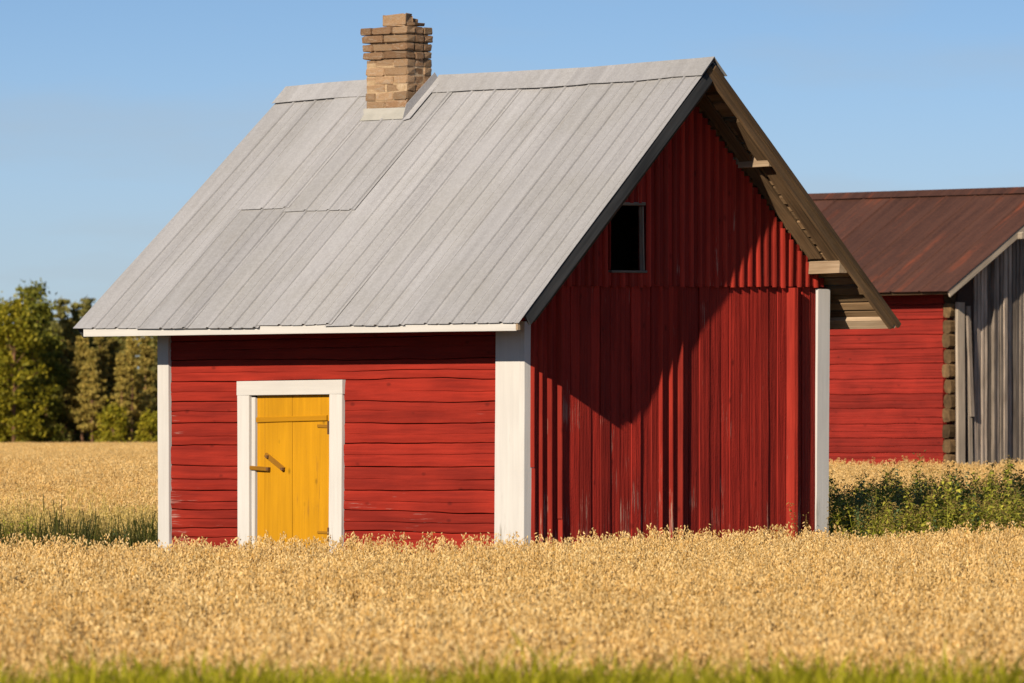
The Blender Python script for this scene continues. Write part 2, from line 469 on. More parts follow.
def hewn_log(name, x0, x1, i, mat, parent, jzf=jz, seg=None, out=.0, y0=0.0, depth=.10, crack=True, d=1.0):
    rr = random.Random(900 + i * 7)
    fc, fa, fd = wob(rr.random()), wob(rr.random()), wob(rr.random())
    tc0 = rr.uniform(.40, .62)
    amp = rr.choice((.5, 1, 1, 1.3)) if crack else 0
    seg = seg or max(8, int((x1 - x0) * 14))
    bul = rr.uniform(-.006, .008)
    rows = 16
    V = []; Fs = []
    for s in range(seg + 1):
        x = x0 + (x1 - x0) * s / seg
        za, zb_ = jzf(i, x) + .003 + .0025 * fd(x * 2.3), jzf(i + 1, x) - .003 + .0025 * fc(x * 2.9)
        h = zb_ - za
        tcx = tc0 + .06 * fc(x * 1.1) + .012 * fc(x * 7)
        cd = max(0.0, min(1.0, .48 + 1.0 * fa(x * 1.1 + i))) * amp
        cw = (.0045 + .0065 * cd) / h
        lip = .0025 * min(1, cd * 2)
        prof = [(0, depth), (0.0, .012), (.012, .004), (.04, .0005), (.12, -.001), (tcx * .6, -.003), (tcx - cw * 2.2, -.003), (tcx - cw * .55, -.002 + .003 * cd),
                (tcx, -.003 + .032 * cd), (tcx + cw * .45, -.003 + lip * .4), (tcx + cw * 2.0, -.003 - lip * .5), (tcx + (1 - tcx) * .5, -.004), (.90, -.003), (.965, .000), (.992, .006), (1.0, depth)]
        for k, (t, y) in enumerate(prof):
            edge = k in (0, rows - 1)
            yy = y0 - out - bul + (y * d if not edge else y) + (0 if edge else .006 * fd(x * 1.5 + t * 2.5) + .0015 * fd(x * 11 + t * 9))
            V.append((x, yy, za + h * t))
    for s in range(seg):
        for k in range(rows - 1):
            a = s * rows + k
            Fs.append((a, a + rows, a + rows + 1, a + 1))
        Fs.append((s * rows + rows - 1, (s + 1) * rows + rows - 1, (s + 1) * rows, s * rows))
    Fs.append(tuple(range(rows)))
    Fs.append(tuple(range(seg * rows, seg * rows + rows))[::-1])
    return mk(name, V, Fs, mat, parent)


b = MB()
b.box(-L + .02, DX0 + .05, .09, .24, .0, 2.9); b.box(DX1 - .05, -.10, .09, .24, .0, 2.9); b.box(DX0 + .05, DX1 - .05, .09, .24, 2.34, 2.9); b.box(DX0 + .05, DX1 - .05, .09, .24, 0, .30)
fw = b.build('front_wall', M['core'], barn)
for i in range(len(joints) - 1):
    if joints[i + 1] < DZ1 + .01:
        hewn_log('log', -L + .012, DX0 + .06, i, M['red_log'], fw)
        hewn_log('log', DX1 - .06, -.03, i, M['red_log'], fw)
    else:
        hewn_log('log', -L + .012, -.03, i, M['red_log'], fw)

# --- left and back walls (stacked logs, seen from other sides only)
b = MB(); b.box(-L, -L + .2, .25, D - .1, 0, 2.9)
lw = b.build('side_wall', M['core'], barn)
b = MB()
n = 22
for k in range(n):                                  # far gable infill
    y0, y1 = D * k / n, D * (k + 1) / n
    zt = min(rake_z(y0, -L), rake_z(y1, -L)) - .10
    b.box(-L, -L + .04, y0, y1 - .004, 2.9, max(2.95, zt))
b.build('far_gable', M['red_board'], barn)
b = MB(); b.box(-L, -.1, D - .12, D, 0, 3.05)
b.build('back_wall', M['core'], barn)

# --- gable wall facing right
WY0, WY1, WZ0, WZ1 = 1.15, 1.60, 3.43, 4.05          # loft window
b = MB()
b.box(-.16, -.005, .10, D - .05, 0, 3.2)
n = 44
for k in range(n):
    y0, y1 = .1 + (D - .15) * k / n, .1 + (D - .15) * (k + 1) / n
    zt = min(rake_z(y0), rake_z(y1)) - .07
    mid = (y0 + y1) / 2
    if WY0 - .02 < mid < WY1 + .02:
        b.box(-.06, -.006, y0, y1, 3.2, WZ0 - .02)
        b.box(-.06, -.006, y0, y1, WZ1 + .02, zt)
    else:
        b.box(-.06, -.006, y0, y1, 3.2, zt)
gw = b.build('gable_wall', M['core'], barn)

def break_z(y): return 3.285 + .0145 * y             # where upper cladding overlaps lower
# lower boards: edges along the wall
edges = [.03, .155, .285, .42, .60, .729, .883, 1.014, 1.154, 1.294, 1.441, 1.576, 1.725, 1.86, 2.0, 2.13, 2.276, 2.42, 2.565, 2.724, 2.856, 3.012, 3.149, 3.296, 3.429, 3.562, 3.73, 3.93, 4.06, 4.20]
proud = {5: .010, 6: .016, 7: .012, 8: .013, 9: .006, 10: .014, 11: .005, 12: .012}
tprev = .018
for k in range(len(edges) - 1):
    y0, y1 = edges[k], edges[k + 1]
    t = R.uniform(.014, .021) + (.009 if k in (5, 7, 10, 12, 17, 20, 21, 23, 25) else 0)
    tl, tr = R.uniform(-.002, .004), R.uniform(-.002, .004)
    ymid = (y0 + y1) / 2
    lean = R.uniform(-.012, .012)
    sweep('board', (0, ymid + lean * .3, .04), (0, ymid, break_z(ymid) - .004 + R.uniform(-.006, .004)), (0, 1, 0), (1, 0, 0),
          rect(y1 - y0 - .006, t, .004, tl, tr), M['red_board'], gw, seg=9, jit=.004, seed=300 + k)
# proud cover strips, bevelled towards the sun
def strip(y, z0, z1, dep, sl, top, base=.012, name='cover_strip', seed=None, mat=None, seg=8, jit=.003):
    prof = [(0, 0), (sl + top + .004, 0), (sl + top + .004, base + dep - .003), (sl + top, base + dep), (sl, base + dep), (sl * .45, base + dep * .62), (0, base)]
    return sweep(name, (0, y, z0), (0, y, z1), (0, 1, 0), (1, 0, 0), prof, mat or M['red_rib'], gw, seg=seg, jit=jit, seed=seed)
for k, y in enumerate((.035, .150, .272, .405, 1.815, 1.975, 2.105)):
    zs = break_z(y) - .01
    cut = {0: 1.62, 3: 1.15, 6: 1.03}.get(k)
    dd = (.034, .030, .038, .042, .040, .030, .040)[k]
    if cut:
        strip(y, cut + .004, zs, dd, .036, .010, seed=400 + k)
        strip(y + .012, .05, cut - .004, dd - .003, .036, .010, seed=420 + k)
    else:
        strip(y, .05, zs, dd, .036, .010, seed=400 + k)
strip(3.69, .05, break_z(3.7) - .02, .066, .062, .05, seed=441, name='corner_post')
# upper cladding: narrow ribs over backing boards
pit = .1225
k = 0
y = .14
while y < D - .06:
    zt = min(rake_z(y - .05), rake_z(y + .05)) - .075
    zb0 = break_z(y) - .010 + R.uniform(-.004, .004)
    if zt > zb0 + .08:
        spans = [(zb0, zt)]
        if WY0 - .05 < y < WY1 + .05: spans = [(zb0, WZ0 - .012), (WZ1 + .012, zt)]
        for (a0, a1) in spans:
            if a1 - a0 < .05: continue
            sweep('board', (.020, y, a0 + .004), (.020, y, a1), (0, 1, 0), (1, 0, 0), rect(pit - .004, .016 + R.uniform(-.003, .004), .003), M['red_board'], gw, seg=4, jit=.002, seed=500 + k)
        yr = y + .058
        if not (WY0 - .06 < yr < WY1 + .03):
            spans = [(zb0 - .004 + R.uniform(-.006, .006), min(zt, rake_z(yr + .06) - .08))]
        else:
            spans = [(zb0 - .01, WZ0 - .014), (WZ1 + .014, min(zt, rake_z(yr + .05) - .08))]
        for (a0, a1) in spans:
            if a1 - a0 < .05: continue
            dp = R.uniform(.016, .026)
            ln = R.uniform(-.01, .01)
            prof = [(-.032, 0), (.032, 0), (.030, dp * .5), (.016, dp * .92), (0, dp), (-.016, dp * .9), (-.030, dp * .5)]
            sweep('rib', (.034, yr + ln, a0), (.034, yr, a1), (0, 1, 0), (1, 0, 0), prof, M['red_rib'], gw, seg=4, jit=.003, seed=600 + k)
    y += pit; k += 1

# loft window: opening with a thin weathered frame
win = MB(); win.box(-.91, -.90, WY0 - .02, WY1 + .9, WZ0 - .5, WZ1 - .02)  # dark-coloured panel behind the opening, stands in for the unlit loft
wo = win.build('window', M['inside'], barn)
sweep('window_sill', (.0, WY0 - .02, WZ0 - .005), (.0, WY1 + .03, WZ0 + .002), (0, 0, 1), (1, 0, 0), rect(.022, .062), M['grey'], wo, seg=4)
sweep('frame_board', (.0, WY0 - .01, WZ1 + .0), (.0, WY1 + .02, WZ1 + .012), (0, 0, 1), (1, 0, 0), rect(.028, .05), M['grey'], wo, seg=4)
sweep('frame_board', (-.01, WY1 + .012, WZ0 + .012), (-.01, WY1 - .002, WZ1 - .014), (0, 1, 0), (1, 0, 0), rect(.018, .05), M['grey'], wo, seg=4)
sweep('frame_board', (-.04, WY0 - .004, WZ0 + .012), (-.04, WY0 - .004, WZ1 - .014), (0, 1, 0), (1, 0, 0), rect(.02, .07), M['red_board'], wo, seg=4)

# --- white corner boards
sweep('corner_board', (-4.60, 0, .2), (-4.615, 0, 2.93), (1, 0, 0), (0, -1, 0), rect(.15, .04), M['white'], barn, seg=8, jit=.003, seed=31)
sweep('corner_board', (-.195, 0, .2), (-.170, 0, 2.92), (1, 0, 0), (0, -1, 0), rect(.31, .040), M['white'], barn, seg=8, jit=.003, seed=32)
sweep('corner_board', (-.04, .030, .2), (-.03, .030, 2.95), (0, 1, 0), (1, 0, 0), rect(.14, .06), M['white'], barn, seg=8, jit=.003, seed=33)
sweep('corner_board', (-.02, 4.215, .2), (-.01, 4.235, 3.315), (0, 1, 0), (1, 0, 0), rect(.185, .055), M['white'], barn, seg=8, jit=.004, seed=34)

# --- door with frame
fr = MB(); fr.box(DX0 + .06, DX1 - .06, .20, .215, .28, 2.36)
df = fr.build('door_frame', M['inside'], barn)
sweep('frame_board', (DX0 + .082, 0, .25), (DX0 + .078, 0, DZ1 - .138), (1, 0, 0), (0, -1, 0), rect(.155, .042), M['white'], df, seg=7, seed=41)
sweep('frame_board', (DX1 - .098, 0, .25), (DX1 - .088, 0, DZ1 - .131), (1, 0, 0), (0, -1, 0), rect(.165, .042), M['white'], df, seg=7, seed=42)
sweep('frame_board', (DX0 - .002, 0, DZ1 - .070), (DX1 + .004, 0, DZ1 - .062), (0, 0, 1), (0, -1, 0), rect(.134, .044), M['white_x'], df, seg=7, seed=43)
sweep('jamb', (-3.448, .045, .25), (-3.445, .045, DZ1 - .155), (1, 0, 0), (0, -1, 0), rect(.05, .05), M['white'], df, seg=5, seed=45)
sweep('jamb', (DX1 - .175, .06, .25), (DX1 - .175, .06, DZ1 - .15), (0, 1, 0), (-1, 0, 0), rect(.13, .03), M['white'], df, seg=5, seed=46)
dm = MB(); dm.box(-3.40, -2.44, .055, .07, .33, 2.27)
door = dm.build('door', M['inside'], barn)
tag(door, 'yellow plank door with diagonal bar and small latch')
for k, (x0, x1) in enumerate(((-3.415, -3.315), (-3.311, -2.955), (-2.951, -2.435))):
    sweep('plank', ((x0 + x1) / 2, .052, .33), ((x0 + x1) / 2, .052, 2.302 + .003 * k), (1, 0, 0), (0, -1, 0), rect(x1 - x0, .032 + .002 * (k % 2), .003), M['yellow'], door, seg=6, jit=.002, seed=50 + k)
sweep('batten', (-3.405, .019, 2.062), (-2.49, .019, 2.078), (0, 0, 1), (0, -1, 0), rect(.05, .022, .006), M['yellow_x'], door, seg=6, jit=.003, seed=55)
sweep('bar', (-3.29, .019, 1.735), (-3.05, .019, 1.595), (.52, 0, .85), (0, -1, 0), rect(.044, .026, .006), M['yellow_worn'], door, seg=4, seed=56)
sweep('latch', (-3.49, .0, 1.612), (-3.235, .016, 1.597), (0, 0, 1), (0, -1, 0), rect(.036, .035, .006), M['yellow_worn'], door, seg=4, seed=57)
for (x, z) in ((-3.055, 1.60), (-3.245, 1.60), (-3.475, 1.612), (-3.25, 1.715)):
    q = MB(); q.box(x - .013, x + .013, -.025, .0, z - .013, z + .013)
    q.build('bolt', M['iron'], door)
for z in (2.0, 1.005):
    sweep('hinge', (-2.62, .019, z + .004), (-2.435, .019, z), (0, 0, 1), (0, -1, 0), rect(.026, .010, .002), M['yellow_worn'], door, seg=2)
    sweep('hinge_pin', (-2.43, .0, z - .075), (-2.43, .0, z + .05), (1, 0, 0), (0, -1, 0), rect(.022, .05, .006), M['iron'], door, seg=2)

# --- roof
b = MB()
v = []
for (x) in (XLft + .05, XR - .06):
    for vv in (0.0, .985):
        v += [P_front(x, vv, -.016), P_front(x, vv, -.045)]
b.add(v, [(0, 4, 6, 2), (1, 3, 7, 5), (0, 1, 5, 4), (2, 6, 7, 3), (0, 2, 3, 1), (4, 5, 7, 6)])
roof = b.build('roof', M['under'], barn)

ribs = [XLft + .28 + .302 * k for k in range(19)]
ribs = [x for x in ribs if x < XR - .06]


def sheet(name, x0, x1, v0, v1, h0, parent, Pf, rr, seg=14, last=False):
    xsn = [(x0, 0.0)]
    for x in rr:
        if x0 - .001 <= x - .045 and x + .045 <= x1 + .06:
            xsn += [(x - .030, 0), (x - .012, .015), (x + .008, .015), (x + .013, 0), (x + .125, 0), (x + .135, .006), (x + .152, .006), (x + .155, .0)]
    xsn = [q for q in xsn if q[0] <= x1 - .002] + [(x1, xsn[-1][1] if xsn[-1][1] > 0 and x1 - xsn[-1][0] < .04 else 0)]
    w1, w2 = wob(rr[0] + x0), wob(x0 * 3 + v0)
    vs = [v0 + (v1 - v0) * k / seg for k in range(seg + 1)]
    n = len(xsn)
    V = [Pf(x, vv + (.0018 * w2(x * 3) if k == seg else 0), h0 + h + .0035 * w1(vv * 7 + x * .8) + (.004 * w2(x * 6) * max(0, (k / seg - .9)) * 10)) for k, vv in enumerate(vs) for (x, h) in xsn]
    Fs = [(k * n + i, (k + 1) * n + i, (k + 1) * n + i + 1, k * n + i + 1) for k in range(seg) for i in range(n - 1)]
    if Pf is P_back or Pf.__name__ == 'P_back2': Fs = [q[::-1] for q in Fs]
    o = mk(name, V, Fs, M['sheet'] if Pf in (P_front, P_back) else M['rust'], parent)
    so = o.modifiers.new('thickness', 'SOLIDIFY'); so.thickness = .003; so.offset = 0
    return o


cols = [(XLft, -4.15), (-4.19, -3.56), (-3.60, -2.66), (-2.70, -1.75), (-1.79, -.84), (-.88, XR)]
cols[0] = (XLft, ribs[2] + .05)
bnd = [XLft, ribs[2], ribs[4], ribs[7], ribs[10], ribs[13], XR]
for k in range(6):
    x0 = bnd[k] - (.036 if k else 0); x1 = bnd[k + 1] + (.04 if k < 5 else 0)
    h = .004 * (k % 2)
    if k == 1:
        sheet('roof_sheet', x0, x1, 0, .525, h + .014, roof, P_front, ribs)
        sheet('roof_sheet', x0 - .0, x1, .505, 1.005, h, roof, P_front, ribs)
    elif k == 2:
        sheet('roof_sheet', x0, x1, 0, .540, h + .014, roof, P_front, ribs)
        sheet('roof_sheet', x0, x1, .52, 1.005, h, roof, P_front, ribs)
    else:
        sheet('roof_sheet', x0, x1, 0, 1.0 + R.uniform(-.002, .004), h, roof, P_front, ribs)
    sheet('roof_sheet', x0, x1, 0, 1.0, h, roof, P_back, ribs, seg=6)
# ridge cap, one length each side of the chimney and lapped again
for (x0, x1) in ((XLft - .01, -3.60), (-3.03, -1.2), (-1.23, XR + .02)):
    n = 10
    w1 = wob(x0)
    V = []
    for k in range(n + 1):
        x = x0 + (x1 - x0) * k / n
        h = .030 + .003 * w1(x * 4)
        V += [P_front(x, .060 + .003 * w1(x * 5), h - .002), P_front(x, .004, h + .004), Vector((skew(x, 0), YR, zr(x) + h + .022)), P_back(x, .004, h + .004), P_back(x, .06, h)]
    Fs = [(k * 5 + i, (k + 1) * 5 + i, (k + 1) * 5 + i + 1, k * 5 + i + 1) for k in range(n) for i in range(4)]
    o = mk('ridge_cap', V, Fs, M['sheet'], roof)
    so = o.modifiers.new('thickness', 'SOLIDIFY'); so.thickness = .004; so.offset = 0

# underside boards of the back slope, running along the ridge
nb = 31
for k in range(nb):
    v0, v1 = k / nb, (k + 1) / nb
    xe = XR - .03 + R.uniform(-.02, .01)
    a, c_ = P_back(XLft + .05, (v0 + v1) / 2, -.014), P_back(xe, (v0 + v1) / 2, -.014)
    dn = (P_back(0, 1) - P_back(0, 0)).normalized()
    up = P_back(0, .5, 1) - P_back(0, .5, 0)
    sweep('roof_board', a, c_, dn, -up, rect(.104 + R.uniform(-.016, .004), .022 + R.uniform(-.008, .022), .004), M['under'], roof, seg=4, jit=.006, seed=700 + k)
# last, wider eave board
a, c_ = P_back(XLft + .05, .975, -.042), P_back(XR - .01, .975, -.042)
sweep('eave_board', a, c_, dn, -up, rect(.13, .045, .006), M['pale'], roof, seg=5, jit=.005, seed=760)
# two boards under the overhang parallel to the rake
for k, (xx, va, vb) in enumerate(((.13, .03, .72), (.33, .20, .74))):
    sweep('soffit_board', P_back(xx, va, -.045), P_back(xx - .01, vb, -.048), (1, 0, 0), -up, rect((.16, .13)[k], .022, .004), M['brown'], roof, seg=6, jit=.005, seed=770 + k)

# purlin ends
for k, (y, z, ln, w) in enumerate(((4.05, 3.51, .43, .12), (3.02, 4.49, .42, .12), (2.05, 5.14, .30, .13), (.40, 3.62, .40, .12), (1.25, 4.38, .40, .12), (.05, 2.95, .2, .1))):
    if k > 2: continue
    sweep('purlin', (-.25, y, z), (ln, y, z + .01), (0, 1, 0), (0, 0, 1), [(-w / 2, -w / 2), (w / 2, -w / 2), (w / 2 - .01, w / 2 - .02), (0.01, w / 2), (-w / 2 + .012, w / 2 - .008)], M['pale'], roof, seg=4, jit=.006, seed=780 + k)

# barge boards
upf = P_front(0, .5, 1) - P_front(0, .5, 0)
sweep('barge_board', P_front(XR - .035, -.01, -.075), P_front(XR - .035, .968, -.066), upf, (1, 0, 0), rect(.118, .03, .004), M['tar'], roof, seg=10, jit=.004, seed=801)
sweep('verge_strip', P_front(XR - .05, .02, -.145), P_front(XR - .05, .95, -.138), upf, (1, 0, 0), rect(.028, .034, .004), M['brown'], roof, seg=10, jit=.004, seed=802)
sweep('barge_board', P_back(XR - .035, .0, -.085), P_back(XR - .035, .982, -.082), up, (1, 0, 0), rect(.092, .032, .004), M['brown'], roof, seg=10, jit=.006, seed=803)
sweep('barge_board', P_back(XR - .005, .012, -.03), P_back(XR - .005, .998, -.03), up, (1, 0, 0), rect(.055, .025, .004), M['brown'], roof, seg=10, jit=.004, seed=804)
sweep('barge_board', P_front(XLft + .04, -.0, -.08), P_front(XLft + .04, .99, -.08), upf, (-1, 0, 0), rect(.135, .03, .004), M['tar'], roof, seg=8, jit=.004, seed=805)
sweep('barge_board', P_back(XLft + .04, .0, -.08), P_back(XLft + .04, .99, -.08), up, (-1, 0, 0), rect(.135, .03, .004), M['brown'], roof, seg=8, jit=.004, seed=806)
# white eave fascia with its small end block
zc = lambda x: zf(x) - .004
sweep('eave_fascia', (XLft + .02, YF + .045, zc(XLft) - .033), (XR - .05, YF + .045, zc(XR) - .026), (0, 0, 1), (0, -1, 0), rect(.078, .028, .003), M['white_x'], roof, seg=10, jit=.003, seed=810)
sweep('fascia_end', (XR - .046, YF + .04, zc(XR) - .018), (XR - .02, YF + .04, zc(XR) - .018), (0, 0, 1), (0, -1, 0), rect(.080, .03, .003), M['pale'], roof, seg=1, jit=.0)

# --- chimney
CX0, CX1, CY0, CY1 = -3.585, -3.045, 1.70, 2.06
b = MB()
b.box(CX0 + .006, CX1 - .008, CY0 + .008, CY1 - .008, 4.7, 5.50)
b.box(CX0 + .03, CX1 - .03, CY0 + .03, CY1 - .03, 5.50, 5.84)
ch = b.build('chimney', M['mortar'], barn)
bricks = []
for k in range(8):
    rr = random.Random(60 + k)
    n = 4
    V = []
    def j(s=.006): return rr.uniform(-s, s)
    # unit brick 1 x 1 x 1, rounded corners, 3 x 3 front grid
    for z in (-.5, -.38, .38, .5):
        for yy in (-.5, -.42, .42, .5):
            for xx in (-.5, -.44, .44, .5):
                e = (abs(z) == .5) + (abs(yy) == .5) + (abs(xx) == .5)
                s = {0: 1, 1: 1, 2: .955, 3: .87}[e]
                V.append((xx * s + j(.03), yy * s + j(.045), z * s + j(.08)))
    I = lambda a, b_, c_: c_ * 16 + b_ * 4 + a
    Fs = []
    for p in range(3):
        for q in range(3):
            Fs += [(I(p, q, 0), I(p, q + 1, 0), I(p + 1, q + 1, 0), I(p + 1, q, 0)), (I(p, q, 3), I(p + 1, q, 3), I(p + 1, q + 1, 3), I(p, q + 1, 3)),
                   (I(p, 0, q), I(p + 1, 0, q), I(p + 1, 0, q + 1), I(p, 0, q + 1)), (I(p, 3, q), I(p, 3, q + 1), I(p + 1, 3, q + 1), I(p + 1, 3, q)),
                   (I(0, p, q), I(0, p, q + 1), I(0, p + 1, q + 1), I(0, p + 1, q)), (I(3, p, q), I(3, p + 1, q), I(3, p + 1, q + 1), I(3, p, q + 1))]
    me = bpy.data.meshes.new('brick'); me.from_pydata(V, [], Fs); me.materials.append(M['brick'])
    bricks.append(me)
    me2 = me.copy(); me2.materials.clear(); me2.materials.append(M['brick_dark'])
    bricks.append(me2)


def brick(x0, x1, y0, y1, z0, z1, rz=0, dark=False):
    i = R.randrange(8) * 2 + (1 if dark else 0)
    o = bpy.data.objects.new('brick', bricks[i]); C.objects.link(o); o.parent = ch
    o.location = ((x0 + x1) / 2, (y0 + y1) / 2, (z0 + z1) / 2)
    o.scale = (x1 - x0, y1 - y0, z1 - z0)
    o.rotation_euler = (R.uniform(-.015, .015), R.uniform(-.03, .03), rz + R.uniform(-.035, .035))


cz = 4.98
course = .0795
for c_ in range(11):
    z0 = cz + c_ * course; z1 = z0 + course - (.015 if c_ > 6 else .005)
    grow = .0 if c_ < 7 else .018 + .003 * (c_ - 7)
    x0, x1, y0, y1 = CX0 - grow * 1.6, CX1 + grow * .6, CY0 - grow, CY1 - grow * .6
    dk = lambda: R.random() < (.5 if c_ > 6 else .2)
    g = .006 if c_ < 7 else .008
    W = x1 - x0
    wth = .118
    if c_ % 2 == 0:
        sp = [0, .22, .66, 1.0]
    else:
        sp = [0, .46, 1.0]
    for q in range(len(sp) - 1):
        o_ = R.uniform(-.012, .010)
        brick(x0 + W * sp[q] + g * (q > 0), x0 + W * sp[q + 1], y0 + o_, y0 + wth, z0, z1, dark=dk())
        brick(x0 + W * sp[q] + g * (q > 0), x0 + W * sp[q + 1], y1 - wth, y1 + o_, z0, z1, dark=dk())
    ya, yb = y0 + wth + g, y1 - wth - g
    for (xa, xb) in ((x0, x0 + wth), (x1 - wth, x1)):
        brick(xa, xb + R.uniform(-.008, .008), ya, yb, z0, z1, dark=True)
zt = cz + 11 * course
brick(-3.44, -3.16, 1.78, 1.90, zt + .002, zt + .115, rz=.12)
brick(-3.42, -3.18, 1.92, 2.02, zt + .002, zt + .08, rz=-.1, dark=True)
brick(-3.15, -3.06, 1.80, 1.98, zt + .001, zt + .03, rz=.1, dark=True)
# sheet-metal flashing round its foot
def yz(v): return P_front(0, v)
b = MB()
def on_roof(x, y, h=0.0):
    v_ = (YR - y) / (YR - YF)
    return P_front(x, v_, h)
y0 = CY0 - .016
vA = [on_roof(CX0 - .035, y0 - .085, .024), on_roof(CX1 + .02, y0 - .085, .024), on_roof(CX1 + .02, y0 - .03, .04), on_roof(CX0 - .03, y0 - .03, .04)]
topz = [Vector((CX1 + .015, y0, 5.06)), Vector((CX0 - .02, y0, 5.065))]
b.add(vA + topz, [(0, 1, 2, 3), (3, 2, 4, 5)])
o = b.build('flashing', M['flash'], ch); so = o.modifiers.new('thickness', 'SOLIDIFY'); so.thickness = .004; so.offset = 0
b = MB()
vA = [on_roof(CX1 + .018, y0 - .11, .03), on_roof(CX1 + .018, YR, .03), on_roof(CX1 + .018, YR, .10), on_roof(CX1 + .018, y0 - .005, .115)]
vB = [on_roof(CX1 + .10, y0 - .09, .032), on_roof(CX1 + .10, YR, .032)]
b.add(vA + vB, [(0, 1, 2, 3), (0, 4, 5, 1)])
o = b.build('flashing', M['sheet'], ch); so = o.modifiers.new('thickness', 'SOLIDIFY'); so.thickness = .004; so.offset = 0

# ------------------------------------------------------------------ the second barn behind
Y2 = 108.0
X2 = (953 - 512) / 6600 * Y2
G2 = ground(Y2)
barn2 = empty('log_barn', (X2, Y2, G2), -YAW)
tag(barn2, 'larger red log barn with rusty brown roof and grey plank gable', 'barn')
L2, D2 = 7.6, 5.3
X2R, X2L = .33, -8.1
YR2, YF2, YB2 = 2.60, -.56, 5.75
ZE2, ZR2 = 3.90, 5.64
def P_front2(x, v, h=0.0):
    a = Vector((x, YR2, ZR2)); b_ = Vector((x, YF2, ZE2 + .004 * math.sin(x * 2.3)))
    n = Vector((0, -(a.z - b_.z), (a.y - b_.y))).normalized()
    return a.lerp(b_, v) + n * h
def P_back2(x, v, h=0.0):
    a = Vector((x, YR2, ZR2)); b_ = Vector((x, YB2, ZE2))
    n = Vector((0, (a.z - b_.z), (b_.y - a.y))).normalized()
    return a.lerp(b_, v) + n * h
def rake2(y):
    if y < YR2: return ZE2 + (ZR2 - ZE2) * (y - YF2) / (YR2 - YF2)
    return ZE2 + (ZR2 - ZE2) * (YB2 - y) / (YB2 - YR2)

jn2 = [.02 + .245 * k for k in range(17)]
jw2 = [wob(1000 + i) for i in range(18)]
def jz2(i, x): return jn2[i] + .022 * jw2[i](x * .7) + .004 * jw2[i](x * 4)
b = MB(); b.box(-L2, -.1, .09, .24, 0, 3.9); fw2 = b.build('front_wall', M['core'], barn2)
for i in range(16):
    hewn_log('log', -L2, -.205, i, M['red_log_faded'], fw2, jzf=jz2, seg=70, d=1.6)
    rr = random.Random(i + 4000)
    # end of the gable log, sticking out of the corner
    prof = [(math.copysign(abs(math.cos(a_)) ** .5, math.cos(a_)) * .085 * rr.uniform(.8, 1.06), math.copysign(abs(math.sin(a_)) ** .55, math.sin(a_)) * .118 * rr.uniform(.88, 1.03)) for a_ in [k * 6.283 / 10 for k in range(10)]]
    z = (jn2[i] + jn2[i + 1]) / 2 + rr.uniform(-.012, .012)
    sweep('log_end', (-.10, -.01 - rr.uniform(.0, .06), z), (-.10, .3, z), (1, 0, 0), (0, 0, 1), prof, M['logend'], fw2, seg=2, jit=.01, seed=4100 + i)
b = MB(); b.box(-L2, -.1, D2 - .15, D2, 0, 3.95); b.build('back_wall', M['core'], barn2)
b = MB(); b.box(-L2, -L2 + .15, .25, D2 - .15, 0, 3.9)
n = 26
for k in range(n):
    y0, y1 = D2 * k / n, D2 * (k + 1) / n
    b.box(-L2, -L2 + .05, y0, y1 - .005, 3.9, max(3.93, min(rake2(y0), rake2(y1)) - .1))
b.build('side_wall', M['grey'], barn2)
b = MB(); b.box(-.2, .02, .1, D2 - .16, 0, 3.6)
n = 30
for k in range(n):
    y0, y1 = .1 + (D2 - .26) * k / n, .1 + (D2 - .26) * (k + 1) / n
    b.box(-.1, .02, y0, y1, 3.6, max(3.62, min(rake2(y0), rake2(y1)) - .1))
gw2 = b.build('gable_wall', M['inside'], barn2)
# vertical weathered boards
y = .50
k = 0
while y < D2:
    w = R.uniform(.07, .115)
    t = R.choice((.02, .03, .055, .075)) + R.uniform(-.004, .004)
    zt = min(rake2(y), rake2(y + w)) - .09
    sweep('board', (.022, y + w / 2 + R.uniform(-.012, .012), .05 + R.uniform(0, .05)), (.022, y + w / 2, zt), (0, 1, 0), (1, 0, 0), rect(w - R.uniform(.004, .018), t, .006, R.uniform(-.006, .008), R.uniform(-.008, .004)), M['grey'], gw2, seg=6, jit=.006, seed=5000 + k)
    y += w; k += 1
sweep('board', (.03, .14, .0), (.03, .12, 3.72), (0, 1, 0), (1, 0, 0), rect(.19, .05, .006), M['grey_pale'], gw2, seg=6, jit=.006, seed=5100)
sweep('board', (.025, .43, .0), (.025, .34, 3.6), (0, 1, 0), (1, 0, 0), rect(.10, .04, .006), M['grey_pale'], gw2, seg=6, jit=.006, seed=5101)
sweep('board', (.07, .40, 1.85), (.07, .29, 3.66), (0, 1, 0), (1, 0, 0), rect(.09, .035, .006), M['grey'], gw2, seg=6, jit=.006, seed=5102)

b = MB(); v = []
for x in (X2L + .05, X2R - .05):
    for vv in (0.0, .99):
        v += [P_front2(x, vv, -.05), P_front2(x, vv, -.09)]
b.add(v, [(0, 4, 6, 2), (1, 3, 7, 5), (0, 1, 5, 4), (2, 6, 7, 3), (0, 2, 3, 1), (4, 5, 7, 6)])
v = []
for x in (X2L + .05, X2R - .05):
    for vv in (0.0, .99):
        v += [P_back2(x, vv, -.05), P_back2(x, vv, -.09)]
b.add(v, [(0, 2, 6, 4), (1, 5, 7, 3), (0, 4, 5, 1), (2, 3, 7, 6), (0, 1, 3, 2), (4, 6, 7, 5)])
roof2 = b.build('roof', M['brown'], barn2)


